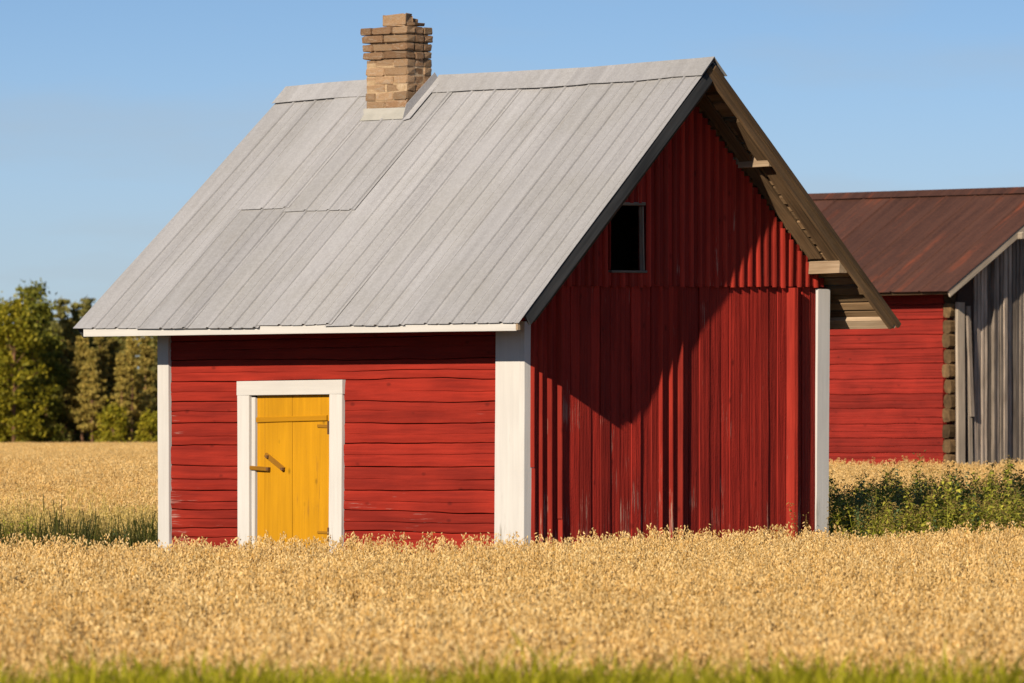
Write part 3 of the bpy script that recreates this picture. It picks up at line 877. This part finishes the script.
def seam_sheet(x0, x1, Pf, back=False, seg=10, h0=0.0):
    w1 = wob(x0 * 7.7)
    xsn = [(x0, .0), (x0 + .014, .017), (x0 + .034, .017), (x0 + .048, 0), (x0 + (x1 - x0) * .35, 0), (x0 + (x1 - x0) * .68, 0), (x1 + .01, 0)]
    n = len(xsn)
    V = [Pf(x, (k / seg) * (1.005 + .004 * w1(x)), h0 + h + .008 * w1(k / seg * 6 + x)) for k in range(seg + 1) for (x, h) in xsn]
    Fs = [(k * n + i, (k + 1) * n + i, (k + 1) * n + i + 1, k * n + i + 1) for k in range(seg) for i in range(n - 1)]
    if back: Fs = [q[::-1] for q in Fs]
    o = mk('roof_sheet', V, Fs, M['rust'], roof2)
    so = o.modifiers.new('thickness', 'SOLIDIFY'); so.thickness = .003; so.offset = 0


ncol = 14
for k in range(ncol):
    x0 = X2L + (X2R - X2L) * k / ncol; x1 = X2L + (X2R - X2L) * (k + 1) / ncol
    seam_sheet(x0, x1, P_front2, h0=.003 * (k % 2)); seam_sheet(x0, x1, P_back2, True, 5, h0=.003 * (k % 2))
V = []
for k in range(13):
    x = X2L + (X2R - X2L) * k / 12
    V += [P_front2(x, .05, .035), Vector((x, YR2, P_front2(x, 0).z + .055)), P_back2(x, .05, .035)]
o = mk('ridge_cap', V, [(k * 3 + i, (k + 1) * 3 + i, (k + 1) * 3 + i + 1, k * 3 + i + 1) for k in range(12) for i in range(2)], M['rust'], roof2)
so = o.modifiers.new('thickness', 'SOLIDIFY'); so.thickness = .004; so.offset = 0
u2 = P_front2(0, .5, 1) - P_front2(0, .5, 0)
sweep('barge_board', P_front2(X2R - .03, 0, -.07), P_front2(X2R - .03, .995, -.07), u2, (1, 0, 0), rect(.12, .03, .004), M['grey_pale'], roof2, seg=10, jit=.006, seed=5200)
u3 = P_back2(0, .5, 1) - P_back2(0, .5, 0)
sweep('barge_board', P_back2(X2R - .03, 0, -.07), P_back2(X2R - .03, .995, -.07), u3, (1, 0, 0), rect(.12, .03, .004), M['grey_pale'], roof2, seg=10, jit=.006, seed=5201)
for k, yy in enumerate((1.35,)):
    sweep('purlin', (-.1, yy, rake2(yy) - .13), (.42, yy, rake2(yy) - .12), (0, 1, 0), (0, 0, 1), [(-.05, -.05), (.05, -.05), (.05, .04), (0, .06), (-.05, .04)], M['grey_pale'], roof2, seg=2)

# ------------------------------------------------------------------ plants by scatter
def src_coll(name):
    return bpy.data.collections.new(name)


def src(coll, name, mb, mats):
    me = bpy.data.meshes.new(name)
    me.from_pydata(mb.v, [], mb.f)
    for m_ in mats: me.materials.append(m_)
    me.polygons.foreach_set('material_index', mb.m)
    o = bpy.data.objects.new(name, me)
    coll.objects.link(o)
    return o


def scatter(name, pts, rots, scales, coll, nvar):
    """one object whose points carry copies of the plants in coll (geometry nodes)"""
    me = bpy.data.meshes.new(name)
    me.from_pydata([tuple(map(float, p)) for p in pts], [], [])
    n = len(pts)
    a = me.attributes.new('rot', 'FLOAT_VECTOR', 'POINT'); a.data.foreach_set('vector', np.asarray(rots, dtype=np.float32).ravel())
    a = me.attributes.new('scl', 'FLOAT', 'POINT'); a.data.foreach_set('value', np.asarray(scales, dtype=np.float32))
    a = me.attributes.new('var', 'INT', 'POINT'); a.data.foreach_set('value', NP.integers(0, nvar, n).astype(np.int32))
    o = bpy.data.objects.new(name, me); C.objects.link(o)
    ng = bpy.data.node_groups.new(name + '_nodes', 'GeometryNodeTree')
    ng.interface.new_socket('Geometry', in_out='INPUT', socket_type='NodeSocketGeometry')
    ng.interface.new_socket('Geometry', in_out='OUTPUT', socket_type='NodeSocketGeometry')
    gi = ng.nodes.new('NodeGroupInput'); go = ng.nodes.new('NodeGroupOutput')
    ip = ng.nodes.new('GeometryNodeInstanceOnPoints')
    ci = ng.nodes.new('GeometryNodeCollectionInfo')
    ci.inputs['Collection'].default_value = coll
    ci.inputs['Separate Children'].default_value = True
    ci.inputs['Reset Children'].default_value = True
    def attr(nm, ty):
        q = ng.nodes.new('GeometryNodeInputNamedAttribute'); q.data_type = ty; q.inputs['Name'].default_value = nm
        return q.outputs['Attribute']
    e2r = ng.nodes.new('FunctionNodeEulerToRotation')
    lk = ng.links.new
    lk(attr('rot', 'FLOAT_VECTOR'), e2r.inputs[0])
    lk(gi.outputs[0], ip.inputs['Points']); lk(ci.outputs[0], ip.inputs['Instance'])
    ip.inputs['Pick Instance'].default_value = True
    lk(attr('var', 'INT'), ip.inputs['Instance Index'])
    lk(e2r.outputs[0], ip.inputs['Rotation']); lk(attr('scl', 'FLOAT'), ip.inputs['Scale'])
    lk(ip.outputs[0], go.inputs[0])
    md = o.modifiers.new('scatter', 'NODES'); md.node_group = ng
    return o


def spikelet(mb, p, d, ln, w, m, rr):
    d = d.normalized(); a = d.orthogonal().normalized(); b_ = d.cross(a)
    th = rr.uniform(0, 6.28); u = a * math.cos(th) + b_ * math.sin(th); t = d.cross(u)
    q = p + d * ln * .42
    mb.add([p, q + u * w, q + t * w * .6, q - u * w, q - t * w * .6, p + d * ln],
           [(0, 2, 1), (0, 3, 2), (0, 4, 3), (0, 1, 4), (5, 1, 2), (5, 2, 3), (5, 3, 4), (5, 4, 1)], m)


def ribbon(mb, pts, ws, side, m):
    V = []
    for p, w in zip(pts, ws):
        V += [p - side * w, p + side * w]
    mb.add(V, [(2 * k, 2 * k + 1, 2 * k + 3, 2 * k + 2) for k in range(len(pts) - 1)], m)


def oat_stalk(mb, base, h, rr, nsp=24, size=1.0, leaves=2, mh=0, ms=1, green=0.0):
    az = rr.uniform(0, 6.28); lean = rr.uniform(.02, .13) * h
    L_ = Vector((math.cos(az), math.sin(az), 0))
    def ax(t): return base + Vector((0, 0, h * t)) + L_ * lean * t * t - Vector((0, 0, lean * .5 * max(0, t - .8)))
    sd = L_.cross(Vector((0, 0, 1)))
    ribbon(mb, [ax(t) for t in (0, .5, .85, 1)], [.0028, .0025, .0016, .001], sd, ms)
    ribbon(mb, [ax(t) for t in (0.1, .5, .85)], [.0026, .0025, .0016], L_, ms)
    p0 = .77 + rr.uniform(-.04, .04)
    for k in range(nsp):
        t = p0 + (1.0 - p0) * (k / nsp) ** .9
        wsp = (.052 * (1 - .75 * (t - p0) / (1 - p0)) + .006) * rr.uniform(.35, 1.1)
        a2 = rr.uniform(0, 6.28)
        o_ = Vector((math.cos(a2), math.sin(a2), 0)) * wsp + L_ * wsp * .35
        p = ax(t) + o_ + Vector((0, 0, rr.uniform(.0, .03)))
        d = Vector((o_.x * 4, o_.y * 4, rr.uniform(-1.0, -.25)))
        d.x += rr.uniform(-.5, .5); d.y += rr.uniform(-.5, .5)
        spikelet(mb, p, d, .027 * size * rr.uniform(.75, 1.25), .0058 * size * rr.uniform(.8, 1.25), mh, rr)
    for k in range(leaves):
        t = rr.uniform(.18, .70)
        a2 = rr.uniform(0, 6.28); u = Vector((math.cos(a2), math.sin(a2), 0)); s2 = u.cross(Vector((0, 0, 1)))
        q = ax(t); l_ = rr.uniform(.12, .24)
        ribbon(mb, [q, q + u * l_ * .5 + Vector((0, 0, l_ * .5)), q + u * l_ + Vector((0, 0, l_ * .2)), q + u * l_ * 1.2 + Vector((0, 0, -l_ * .3))], [.004, .006, .005, .001], s2, ms if rr.random() > green else 2)


def clump_set(name, nvar, stalks, spread, hmin, hmax, nsp, size, leaves, mats):
    coll = src_coll(name)
    for k in range(nvar):
        rr = random.Random(name + str(k)); mb = MB()
        for q in range(stalks):
            oat_stalk(mb, Vector((rr.uniform(-1, 1) * spread, rr.uniform(-1, 1) * spread, 0)), hmin + (hmax - hmin) * rr.random() ** .6, rr, nsp, size, leaves, green=.18 if len(mats) > 2 else 0)
        src(coll, name + '_plant', mb, mats)
    return coll


def rand_rot(n, tilt=.06):
    return np.stack([NP.normal(0, tilt, n), NP.normal(0, tilt, n), NP.uniform(0, 6.28, n)], 1)


def field_pts(y0, y1, dens, xfun, keep=None):
    """random points; xfun(y) gives the left and right limit"""
    ya = np.array([y0 + (y1 - y0) * k / 400 for k in range(401)])
    wd = np.array([xfun(q)[1] - xfun(q)[0] for q in ya])
    n = int(np.trapezoid(wd, ya) * dens) if hasattr(np, 'trapezoid') else int(np.trapz(wd, ya) * dens)
    cdf = np.cumsum(wd); cdf = cdf / cdf[-1]
    y = np.interp(NP.uniform(0, 1, n), cdf, ya)
    lo = np.array([xfun(q)[0] for q in y]); hi = np.array([xfun(q)[1] for q in y])
    x = lo + (hi - lo) * NP.uniform(0, 1, n)
    if keep is not None:
        k = keep(x, y); x, y = x[k], y[k]
    z = np.array([ground(q) for q in y])
    return np.stack([x, y, z], 1)


wid = lambda m_: (lambda y: (-.0776 * y - m_, .0776 * y + m_))
# near field: its far edge runs just in front of the barn
def near_edge(x):
    return np.interp(x, [-12, -4, -.5, .6, 2.8, 4.5, 12], [54.0, 54.4, 55.4, 57.0, 60.6, 61.0, 61.2])
near = clump_set('oat', 12, 5, .13, .80, 1.09, 28, 1.0, 3, [M['oat'], M['straw'], M['stem_green']])
p = field_pts(26.0, 63, 33, wid(4.5), keep=lambda x, y: y < near_edge(x) + NP.normal(0, .18, len(x)))
def hvar(p): return 1 + .05 * np.sin(p[:, 0] * 1.9 + p[:, 1] * .7) * np.sin(p[:, 1] * 1.1 - p[:, 0] * .6) + NP.normal(0, .03, len(p))
o = scatter('oat_field', p, rand_rot(len(p)), hvar(p) * .995, near, 12)
tag(o, 'ripe golden oats filling the foreground in front of the red barn', 'oats', kind='stuff')

# far field behind the barns, coarser with distance
midc = clump_set('far_oat', 7, 9, .2, .90, 1.08, 18, 1.25, 1, [M['oat'], M['straw']])
farc = clump_set('distant_oat', 6, 26, .6, .88, 1.08, 12, 2.0, 0, [M['oat'], M['straw']])
def off_barn2(x, y):
    dx, dy = x - X2, y - Y2
    lx = dx * CA - dy * SA; ly = dx * SA + dy * CA
    return ~((lx > -L2 - .6) & (lx < .7) & (ly > -.7) & (ly < D2 + .6))
p1 = field_pts(84, 122, 26, wid(6), keep=off_barn2)
p2 = field_pts(122, 190, 9, wid(8), keep=off_barn2)
o = scatter('back_oat_field', np.concatenate([p1, p2]), rand_rot(len(p1) + len(p2)), NP.normal(1.0, .05, len(p1) + len(p2)), midc, 7)
tag(o, 'pale ripe oats stretching away behind the barns', 'oats', kind='stuff')
p = field_pts(190, 500, 1.6, wid(14))
o = scatter('distant_oat_field', p, rand_rot(len(p), .02), NP.normal(1.0, .05, len(p)), farc, 6)
tag(o, 'far end of the oat field in front of the wood', 'oats', kind='stuff')

# greener late oats and grass along the near edge of the back field
greenc = src_coll('late_oat')
for k in range(7):
    rr = random.Random(k + 70); mb = MB()
    for q in range(6):
        oat_stalk(mb, Vector((rr.uniform(-.16, .16), rr.uniform(-.16, .16), 0)), rr.uniform(.76, 1.06), rr, 20, 1.15, 4, 0, 1)
    src(greenc, 'late_oat_plant', mb, [M['oat_green'], M['stem_green']])
p = field_pts(79.0, 91, 26, lambda y: (-.0776 * y - 6, .0776 * y + 4), keep=lambda x, y: (x < 1.0))
o = scatter('late_oats', p, rand_rot(len(p)), NP.normal(1.0, .06, len(p)) * np.interp(p[:, 1], [79.0, 81.5, 91], [.86, .98, 1.0]), greenc, 7)
tag(o, 'yellow-green late oats along the edge left of the barn', 'oats', kind='stuff')
grc = src_coll('rank_grass')
for k in range(6):
    rr = random.Random(k + 170); mb = MB()
    for q in range(26):
        b0 = Vector((rr.uniform(-.2, .2), rr.uniform(-.2, .2), 0)); a2 = rr.uniform(0, 6.28); u = Vector((math.cos(a2), math.sin(a2), 0)); h = rr.uniform(.6, 1.05)
        ln = rr.uniform(.1, .35)
        ribbon(mb, [b0, b0 + u * ln * .2 + Vector((0, 0, h * .6)), b0 + u * ln * .6 + Vector((0, 0, h * .92)), b0 + u * ln * 1.1 + Vector((0, 0, h * .9))], [.0045, .005, .004, .0008], u.cross(Vector((0, 0, 1))), 0)
    src(grc, 'rank_grass_plant', mb, [M['rank']])
p = field_pts(75.0, 82.0, 20, lambda y: (-.0776 * y - 6, 1.0))
o = scatter('rank_grass_strip', p, rand_rot(len(p), .1), NP.normal(.82, .13, len(p)), grc, 6)
tag(o, 'dark green grass along the oat edge left of the barn', 'grass', kind='stuff')

p = field_pts(75.5, 79, 2.0, lambda y: (-.0776 * y - 6, 1.0))
p_band = p
# low turf around the barn
tfc = src_coll('turf')
for k in range(4):
    rr = random.Random(k + 270); mb = MB()
    for q in range(30):
        b0 = Vector((rr.uniform(-.3, .3), rr.uniform(-.3, .3), 0)); a2 = rr.uniform(0, 6.28); u = Vector((math.cos(a2), math.sin(a2), 0)); h = rr.uniform(.12, .4)
        ribbon(mb, [b0, b0 + u * h * .2 + Vector((0, 0, h * .7)), b0 + u * h * .6 + Vector((0, 0, h))], [.006, .006, .001], u.cross(Vector((0, 0, 1))), 0)
    src(tfc, 'turf_plant', mb, [M['stem_green']])
def off_barn(x, y):
    dx, dy = x - BX, y - BY
    lx = dx * CA - dy * SA; ly = dx * SA + dy * CA
    return ~((lx > -L - .1) & (lx < .15) & (ly > -.15) & (ly < D + .1))
p = field_pts(53.5, 84, 9, wid(5), keep=lambda x, y: (y > near_edge(x) - .3) & off_barn(x, y))
o = scatter('turf', p, rand_rot(len(p), .1), NP.normal(1, .15, len(p)), tfc, 4)
tag(o, 'low green turf on the strip the red barn stands on', 'grass', kind='stuff')

# weeds to the right of the barn
def weed_mesh(rr, h, n_stem=4, spread=.14, mat=0, leaf=.085, bushy=1.8, head=True):
    mb = MB()
    for s in range(n_stem):
        b0 = Vector((rr.uniform(-spread, spread), rr.uniform(-spread, spread), 0)); az = rr.uniform(0, 6.28); L_ = Vector((math.cos(az), math.sin(az), 0)); lean = rr.uniform(.05, .22)
        hh = h * rr.uniform(.75, 1.05)
        ax = lambda t: b0 + Vector((0, 0, hh * t)) + L_ * lean * t * t
        ribbon(mb, [ax(t) for t in (0, .4, .8, 1)], [.006, .005, .003, .001], L_.cross(Vector((0, 0, 1))), mat)
        n = int(46 * bushy)
        for k in range(n):
            t = .08 + .9 * k / n
            a2 = k * 2.4 + rr.uniform(-.4, .4); u = Vector((math.cos(a2), math.sin(a2), 0)); l_ = leaf * (1.25 - t) * rr.uniform(.7, 1.4) + .018
            q = ax(t) + u * rr.uniform(0, .05) * (1 - t)
            up_ = rr.uniform(-.1, .6)
            ribbon(mb, [q, q + u * l_ * .5 + Vector((0, 0, l_ * .5 * up_)), q + u * l_ + Vector((0, 0, l_ * (up_ - .5)))], [.003, l_ * .27, .001], u.cross(Vector((0, 0, 1))), mat)
        if head:
            for k in range(16):
                t = .84 + .17 * rr.random()
                a2 = rr.uniform(0, 6.28); u = Vector((math.cos(a2), math.sin(a2), .6))
                spikelet(mb, ax(min(t, 1)) + u * rr.uniform(0, .035), u, .022, .006, 2, rr)
    return mb


wdc = src_coll('weed')
for k in range(8):
    rr = random.Random(k + 370)
    src(wdc, 'weed_plant', weed_mesh(rr, rr.uniform(1.0, 1.3), 4, .14, 0 if k != 3 else 1), [M['weed'], M['weed_blue'], M['weed_dry']])
p = field_pts(61.8, 74, 27, lambda y: (3.30, .0776 * y + 5), keep=lambda x, y: off_barn(x, y) & (y > 62.2 + .25 * np.sin(x * 3)))
hx = 1.15 + .20 * np.sin(p[:, 0] * 2.3 + 1.0) * np.sin(p[:, 1] * 1.3) + NP.normal(0, .11, len(p))
o = scatter('weed_bank', p, rand_rot(len(p), .1), hx, wdc, 8)
tag(o, 'bank of rank green weeds between the two barns', 'weeds', kind='stuff')


o = scatter('field_edge_weeds', p_band, rand_rot(len(p_band), .12), NP.normal(.74, .12, len(p_band)), wdc, 8)
tag(o, 'ragged dark weeds along the oat edge left of the barn', 'weeds', kind='stuff')


def weed(px, y, h, label, mats, n_stem=5, seed=0, **kw):
    mb = weed_mesh(random.Random(seed), h, n_stem, **kw)
    o = mb.build('weed_plant', mats)
    o.location = ((px - 512) / F_PX * y, y, ground(y))
    tag(o, label, 'weed', 'single weeds by the right corner of the red barn')
    return o


weed(813, 62.6, 1.30, 'thin dry tall weed before the white right corner board of the gable', [M['weed_dry'], M['weed'], M['weed_dry']], 3, 1, spread=.10, leaf=.05)
weed(855, 63.2, 1.32, 'grey-green leafy weed just right of the red barn, in front of the shaded weeds', [M['weed_blue'], M['weed'], M['weed_blue']], 5, 2, leaf=.10)
weed(886, 63.5, 1.22, 'yellowish weed turning brown right of the grey-green one', [M['weed_dry'], M['weed'], M['weed_dry']], 6, 3, spread=.22, leaf=.07)
weed(954, 64.5, 1.50, 'tallest green weed of the bank, below the log barn corner', [M['weed'], M['weed'], M['weed']], 6, 4, spread=.2)

# verge grass at the very front
vgc = src_coll('verge_grass')
for k in range(6):
    rr = random.Random(k + 470); mb = MB()
    for q in range(34):
        b0 = Vector((rr.uniform(-.13, .13), rr.uniform(-.13, .13), 0)); a2 = rr.uniform(0, 6.28); u = Vector((math.cos(a2), math.sin(a2), 0)); h = rr.uniform(.38, .455)
        ln = rr.uniform(.05, .22)
        ribbon(mb, [b0, b0 + u * ln * .2 + Vector((0, 0, h * .55)), b0 + u * ln * .55 + Vector((0, 0, h * .9)), b0 + u * ln + Vector((0, 0, h))], [.0035, .004, .003, .0006], u.cross(Vector((0, 0, 1))), 0)
    src(vgc, 'verge_grass_plant', mb, [M['grass']])
p = field_pts(17.5, 24.6, 95, wid(4))
sc = NP.normal(1.0, .12, len(p)) * np.interp(p[:, 1], [17.5, 22.5, 24.6], [.85, 1.0, 1.0])
o = scatter('verge_grass', p, rand_rot(len(p), .1), sc, vgc, 6)
tag(o, 'bright green grass verge along the bottom edge of the oats', 'grass', kind='stuff')

# ------------------------------------------------------------------ the wood beyond the field
def leafquad(mb, p, s, rr, m):
    d = Vector((rr.gauss(0, 1), rr.gauss(0, 1), rr.gauss(0, 1))).normalized(); a = d.orthogonal().normalized() * s; b_ = d.cross(a.normalized()) * s * rr.uniform(.5, .9)
    mb.add([p - a, p + b_, p + a, p - b_], [(0, 1, 2, 3)], m)


def limb(mb, A, B, r0, r1, m, n=6):
    d = (B - A).normalized(); a = d.orthogonal().normalized(); b_ = d.cross(a)
    V = [A + (a * math.cos(k * 6.283 / n) + b_ * math.sin(k * 6.283 / n)) * r0 for k in range(n)] + [B + (a * math.cos(k * 6.283 / n) + b_ * math.sin(k * 6.283 / n)) * r1 for k in range(n)]
    mb.add(V, [(k, (k + 1) % n, n + (k + 1) % n, n + k) for k in range(n)], m)


def make_broadleaf(seed, h, w, nclump=70, nleaf=42):
    rr = random.Random(seed); tk = MB(); cr = MB()
    limb(tk, Vector((0, 0, 0)), Vector((.1, 0, h * .55)), .16, .09, 0, 8); limb(tk, Vector((.1, 0, h * .55)), Vector((0, .1, h * .95)), .09, .02, 0)
    for k in range(nclump):
        t = rr.random() ** .85
        z = h * (.08 + .90 * t)
        rad_ = w * (math.sin(min(1, .25 + t * .9) * math.pi * .78 + .25) ** .8 if t < .9 else .35)
        a2 = rr.uniform(0, 6.28); q = rad_ * math.sqrt(rr.uniform(.15, 1))
        c0 = Vector((math.cos(a2) * q, math.sin(a2) * q, z))
        if k % 5 == 0: limb(tk, Vector((.05, 0, z * .8)), c0, .035, .01, 0, 4)
        s = rr.uniform(.35, .75)
        for j_ in range(nleaf):
            o_ = Vector((rr.gauss(0, .5), rr.gauss(0, .5), rr.gauss(0, .42))) * s
            leafquad(cr, c0 + o_, rr.uniform(.09, .18), rr, 0)
    return tk, cr


def make_pine(seed, h, w, bare=.35, dens=1.0):
    rr = random.Random(seed); tk = MB(); cr = MB()
    bend = rr.uniform(-.2, .2)
    ax = lambda t: Vector((bend * t * t, 0, h * t))
    for k in range(5): limb(tk, ax(k / 5), ax((k + 1) / 5), .13 * (1 - .17 * k), .13 * (1 - .17 * (k + 1)), 0, 7)
    nw = int(17 * dens)
    for k in range(nw):
        t = bare + (1 - bare) * (k + rr.uniform(-.3, .3)) / nw
        t = min(max(t, .1), .99)
        u_ = (t - bare) / (1 - bare)
        rl = w * (1.0 - .82 * max(0, u_) ** 1.3) * (0.65 + .35 * min(1, u_ * 4 + .3))
        for q in range(5):
            a2 = rr.uniform(0, 6.28); l_ = rl * rr.uniform(.55, 1.12)
            tip = ax(t) + Vector((math.cos(a2) * l_, math.sin(a2) * l_, l_ * rr.uniform(-.12, .35)))
            limb(tk, ax(t), tip, .028, .008, 0, 3)
            for j_ in range(int(4 + l_ * 5)):
                c0 = ax(t).lerp(tip, rr.uniform(.3, 1.05))
                for z_ in range(7):
                    leafquad(cr, c0 + Vector((rr.gauss(0, .13), rr.gauss(0, .13), rr.gauss(.03, .10))), rr.uniform(.08, .17), rr, 0)
    for z_ in range(26): leafquad(cr, ax(1) + Vector((rr.gauss(0, .06), rr.gauss(0, .06), rr.uniform(-.5, .12))), .06, rr, 0)
    return tk, cr


TY = 500.0
PPM = F_PX / TY
def tree_meshes(fn, mats, nm):
    tk, cr = fn
    out = []
    for mb, nn, mt in ((tk, 'trunk', mats[0]), (cr, 'crown', mats[1])):
        me = bpy.data.meshes.new(nn); me.from_pydata(mb.v, [], mb.f); me.materials.append(mt); out.append(me)
    return out


protos = {
    'birch': tree_meshes(make_broadleaf(1, 12, 2.9, 150, 60), (M['bark'], M['birch_leaf']), 'a'),
    'dark': tree_meshes(make_broadleaf(2, 12, 2.1, 130, 60), (M['bark'], M['birch_leaf_dark']), 'a'),
    'bush': tree_meshes(make_broadleaf(5, 4, 1.3, 40, 50), (M['bark'], M['birch_leaf']), 'a'),
    'pineA': tree_meshes(make_pine(3, 11, 1.9, .25, 1.2), (M['bark'], M['needle']), 'a'),
    'pineB': tree_meshes(make_pine(4, 11, 1.8, .30, 1.2), (M['bark'], M['needle']), 'a'),
    'pineC': tree_meshes(make_pine(6, 11, 1.7, .14, 1.3), (M['bark'], M['needle']), 'a'),
    'spruce': tree_meshes(make_pine(7, 11, 1.4, .08, 1.4), (M['bark'], M['needle_dark']), 'a'),
}


def tree(kind, px, top_py, y, label, group='trees at the edge of the wood', name=None):
    nm = name or {'birch': 'birch_tree', 'dark': 'broadleaf_tree', 'bush': 'bush', 'spruce': 'spruce_tree'}.get(kind, 'pine_tree')
    base_h = {'birch': 12, 'dark': 12, 'bush': 4}.get(kind, 11)
    z0 = ground(y)
    ht = (437 - top_py) * y / F_PX + CAM_H - z0
    s = ht / base_h
    o = empty(nm, ((px - 512) / F_PX * y, y, z0), R.uniform(0, 6.28))
    tag(o, label, {'bush': 'bush'}.get(kind, 'tree'), group)
    sx = s * (1.0 if kind != 'birch' else 1.0)
    o.scale = (sx, sx, s)
    for nn, me in zip(('trunk', 'crown'), protos[kind]):
        c_ = bpy.data.objects.new(nn, me); C.objects.link(c_); c_.parent = o
    return o


tree('birch', -14, 292, 494, 'yellow-green broadleaf tree cut by the left picture edge')
tree('birch', 14, 300, 492, 'lush yellow-green broadleaf tree at the far left, second from the picture edge')
tree('dark', 34, 284, 500, 'tall dark green broadleaf tree right of the yellow-green ones')
tree('dark', 47, 352, 497, 'lower dark green tree at the foot of the tall dark broadleaf tree')
tree('spruce', 61, 298, 509, 'dark pointed spruce with thin top just right of the tall broadleaf tree')
tree('pineA', 66, 318, 503, 'leftmost sunlit pine, right beside the dark broadleaf trees')
tree('spruce', 75, 302, 511, 'dark pointed spruce behind the leftmost sunlit pines')
tree('pineB', 82, 336, 497, 'sunlit pine with bare orange trunk under the left end of the white eave')
tree('spruce', 88, 297, 508, 'dark spruce whose tip shows right above the barn roof corner')
tree('pineC', 99, 330, 500, 'dense sunlit pine between the two bare-trunked pines')
tree('pineA', 113, 338, 502, 'sunlit pine in the middle of the gap under the eave')
tree('spruce', 105, 306, 510, 'dark spruce partly hidden behind the roof corner')
tree('pineA', 92, 348, 494, 'low sunlit pine in front of the other pines, right of the bare orange trunk')
tree('pineC', 122, 352, 493, 'low bushy pine in front, between the middle pine and the brownish pine')
tree('bush', 114, 408, 490, 'yellow-green bush at the foot of the middle pines')
tree('pineB', 132, 333, 496, 'brownish pine with visible trunk, second from the barn corner board')
tree('spruce', 124, 310, 510, 'dark spruce between the middle pines, top hidden by the eave')
tree('pineC', 146, 326, 503, 'green pine next to the barn corner board')
tree('spruce', 158, 312, 509, 'dark spruce touching the barn corner board')
tree('bush', 150, 415, 491, 'small green bush by the foot of the corner board')

# the wood behind, one mass
fb = src_coll('wood')
for kk in ('spruce', 'dark', 'pineC', 'spruce'):
    for me in protos[kk][1:]:
        o = bpy.data.objects.new('wood_tree', me); fb.objects.link(o)
n = 470
xp = NP.uniform(-220, 1240, n); yp = NP.uniform(512, 540, n)
p = np.stack([(xp - 512) / F_PX * yp, yp, np.full(n, .385)], 1)
o = scatter('wood', p, rand_rot(n, .0), NP.uniform(.62, .98, n), fb, 4)
tag(o, 'dark mass of trees behind the edge of the wood', 'wood', kind='stuff')
